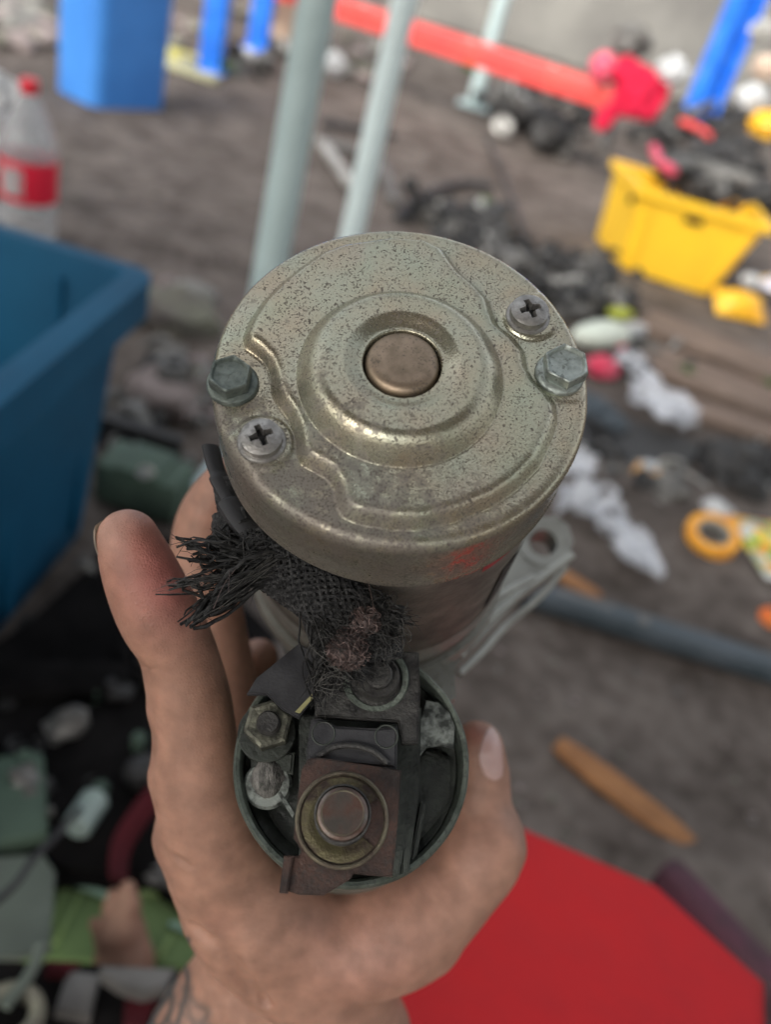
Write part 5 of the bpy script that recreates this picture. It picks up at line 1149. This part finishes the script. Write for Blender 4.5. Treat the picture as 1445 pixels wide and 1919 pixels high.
# cable
tube_obj('black_lead', 'black cable crossing the grey sheet at the left edge', 'cable', [G(x, y, .085) for x, y in ((-20, 1700), (30, 1655), (62, 1610), (110, 1560), (150, 1515))], .0030, M['blackrub'])
# grey sheet
g = G(40, 1720, .05); bm = bmesh.new(); pp = [G(x, y, .055) - g for x, y in ((-60, 1610), (80, 1600), (104, 1635), (94, 1780), (40, 1790), (-60, 1795))]; b_prism(bm, [(p.x, p.y) for p in pp], .006, .008, .001); o = obj('grey_sheet', bm, M['greyrag'], loc=g); tag(o, 'pale grey green sheet of plastic at the lower left edge', 'sheet')
# green ribbed board
g = G(240, 1730, .03); t = thing('green_board', 'pale green ribbed board under the bare foot at the lower left', 'board', g)
pp = [G(x, y, .03) - g for x, y in ((96, 1634), (250, 1652), (420, 1700), (440, 1815), (200, 1800), (40, 1786))]; bm = bmesh.new(); b_prism(bm, [(p.x, p.y) for p in pp], 0, .02, .001); obj('panel', bm, M['board'], t)
for (x0, y0, x1, y1, w_, mt, nm2) in ((112, 1645, 208, 1680, .0062, 'board_lt', 'mint_strip'), (316, 1728, 368, 1748, .0062, 'board_lt', 'mint_strip'), (150, 1672, 100, 1772, .0045, 'board_st', 'rib'), (128, 1662, 84, 1760, .003, 'board_st', 'rib'), (322, 1748, 296, 1795, .0045, 'board_st', 'rib'), (360, 1690, 330, 1735, .0035, 'board_st', 'rib'), (262, 1670, 300, 1676, .006, 'board_st', 'rib')):
    a, b = G(x0, y0, .034) - g, G(x1, y1, .034) - g; bar(t, a, b, w_, .004, M[mt], nm2)
bag(305, 1690, .016, .012, .006, .3, 'small crumpled grey film on the green board right of the foot', 'scrapmd', z=.045, seed=31)
# bare foot with two toes showing
FD = .67
def Fp(x, y, dd=0, r=1): return C(x, y, FD + dd, r)
fb = bmesh.new(); g = P(230, 1760, FD + .02)
verts = []
hs2 = .0016; pts_ = [((232, 1800, 0, 54), (228, 1750, 0, 44)), ((228, 1750, 0, 44), (240, 1695, -.002, 22)), ((240, 1695, -.002, 22), (240, 1664, -.002, 15)), ((222, 1746, 0, 42), (208, 1700, 0, 15)), ((208, 1700, 0, 15), (212, 1674, .0, 10)), ((202, 1752, 0, 30), (178, 1730, 0, 12)), ((232, 1800, 0, 54), (238, 1850, .01, 54))]
al = [Fp(*q) for pr_ in pts_ for q in pr_]; lo2 = np.min([p - r for p, r in al], 0) - .006; hi2 = np.max([p + r for p, r in al], 0) + .006
n2 = np.ceil((hi2 - lo2) / hs2).astype(int) + 1; gg = np.meshgrid(*[lo2[i] + hs2 * np.arange(n2[i]) for i in range(3)], indexing='ij'); ff = np.full(n2, 1.0)
for a_, b_ in pts_:
    (A_, ra), (B_, rb_) = Fp(*a_), Fp(*b_); ff = smin(ff, cone(gg, A_, ra, B_, rb_), .003)
V2, Q2 = surface_nets(ff.astype(np.float32), lo2, hs2); W2 = cam2w(V2) - np.array(g)
me = bpy.data.meshes.new('foot'); me.from_pydata(W2.tolist(), [], Q2[:, ::-1].tolist()); bm = bmesh.new(); bm.from_mesh(me); bmesh.ops.recalc_face_normals(bm, faces=bm.faces)
foot = obj('foot', bm, M['foot'], loc=g); tag(foot, 'blurred bare foot resting on the green board at the lower left', 'foot')
# dark bar at the bottom left and things under it
def slab(name, lab, cat, pix, z, th, mat, bev=.002):
    c_ = G(sum(p[0] for p in pix) / len(pix), sum(p[1] for p in pix) / len(pix), z); bm = bmesh.new(); b_prism(bm, [((G(x, y, z) - c_).x, (G(x, y, z) - c_).y) for x, y in pix], 0, th, bev); o = obj(name, bm, M[mat], loc=c_); tag(o, lab, cat); return o
slab('black_tray', 'black tray along the bottom left edge of the photo', 'tray', [(-60, 1796), (180, 1806), (420, 1822), (460, 2000), (-60, 2000)], .10, .02, 'casing')
slab('brown_box', 'small dull olive box in the black tray at the bottom left', 'box', [(128, 1815), (188, 1822), (170, 1905), (102, 1890)], .112, .02, 'scrapmd')
slab('grey_dish', 'grey oblong dish at the left of the tattooed wrist', 'dish', [(188, 1806), (330, 1812), (310, 1850), (270, 1862), (228, 1850), (190, 1825)], .13, .012, 'scrapmd')
slab('red_piece', 'dark red plastic piece below the grey dish', 'plastic piece', [(236, 1862), (300, 1862), (270, 1925), (232, 1915)], .114, .01, 'darkred')
slab('red_piece', 'dark red plastic piece above the small dull olive box', 'plastic piece', [(88, 1796), (150, 1800), (128, 1822), (84, 1820)], .115, .01, 'darkred')
tube_obj('white_strap', 'pale grey strap curling over the black tray', 'strap', [G(x, y, .13) for x, y in ((75, 1770), (68, 1800), (45, 1840), (8, 1885))], .0042, M['greyrag'])
bm = bmesh.new(); b_lathe(bm, [(.012, 0), (.02, 0), (.022, .008), (.018, .014), (.012, .012)], 24); o = obj('grey_ring', bm, M['moss'], loc=G(18, 1912, .115)); tag(o, 'grimy ring at the bottom left corner', 'ring')

# ------------------------------------------------------------------ labels of look-alikes: say which one by its place in the row
ORD = ['leftmost', 'second from the left', 'third from the left', 'fourth from the left', 'fifth from the left', 'sixth from the left', 'seventh from the left', 'eighth from the left', 'ninth from the left', 'tenth from the left', 'eleventh from the left', 'twelfth from the left']
def scr(o):
    q = RC.T @ (np.array(o.matrix_world.translation if False else o.location) - CAM); return CX + F * q[0] / -q[2]
by = {}
for o in COL.objects:
    if o.parent is None and 'group' in o and 'label' in o: by.setdefault(o['label'], []).append(o)
def scry(o):
    q = RC.T @ (np.array(o.location) - CAM); return CY - F * q[1] / -q[2]
for lab, os_ in by.items():
    if len(os_) < 2: continue
    nrow = min(5, -(-len(os_) // 12)); nrow = 5 if nrow == 4 else nrow; os_ = sorted(os_, key=scry); per = -(-len(os_) // nrow)
    names = {1: [''], 2: ['upper row, ', 'lower row, '], 3: ['top row, ', 'middle row, ', 'bottom row, '], 5: ['top row, ', 'second row, ', 'middle row, ', 'fourth row, ', 'bottom row, ']}[nrow]
    for r_ in range(nrow):
        row = sorted(os_[r_ * per:(r_ + 1) * per], key=scr)
        for k, o in enumerate(row): o['label'] = lab + ', ' + names[r_] + (ORD[k] if k < len(row) - 1 or k == 0 else 'rightmost')
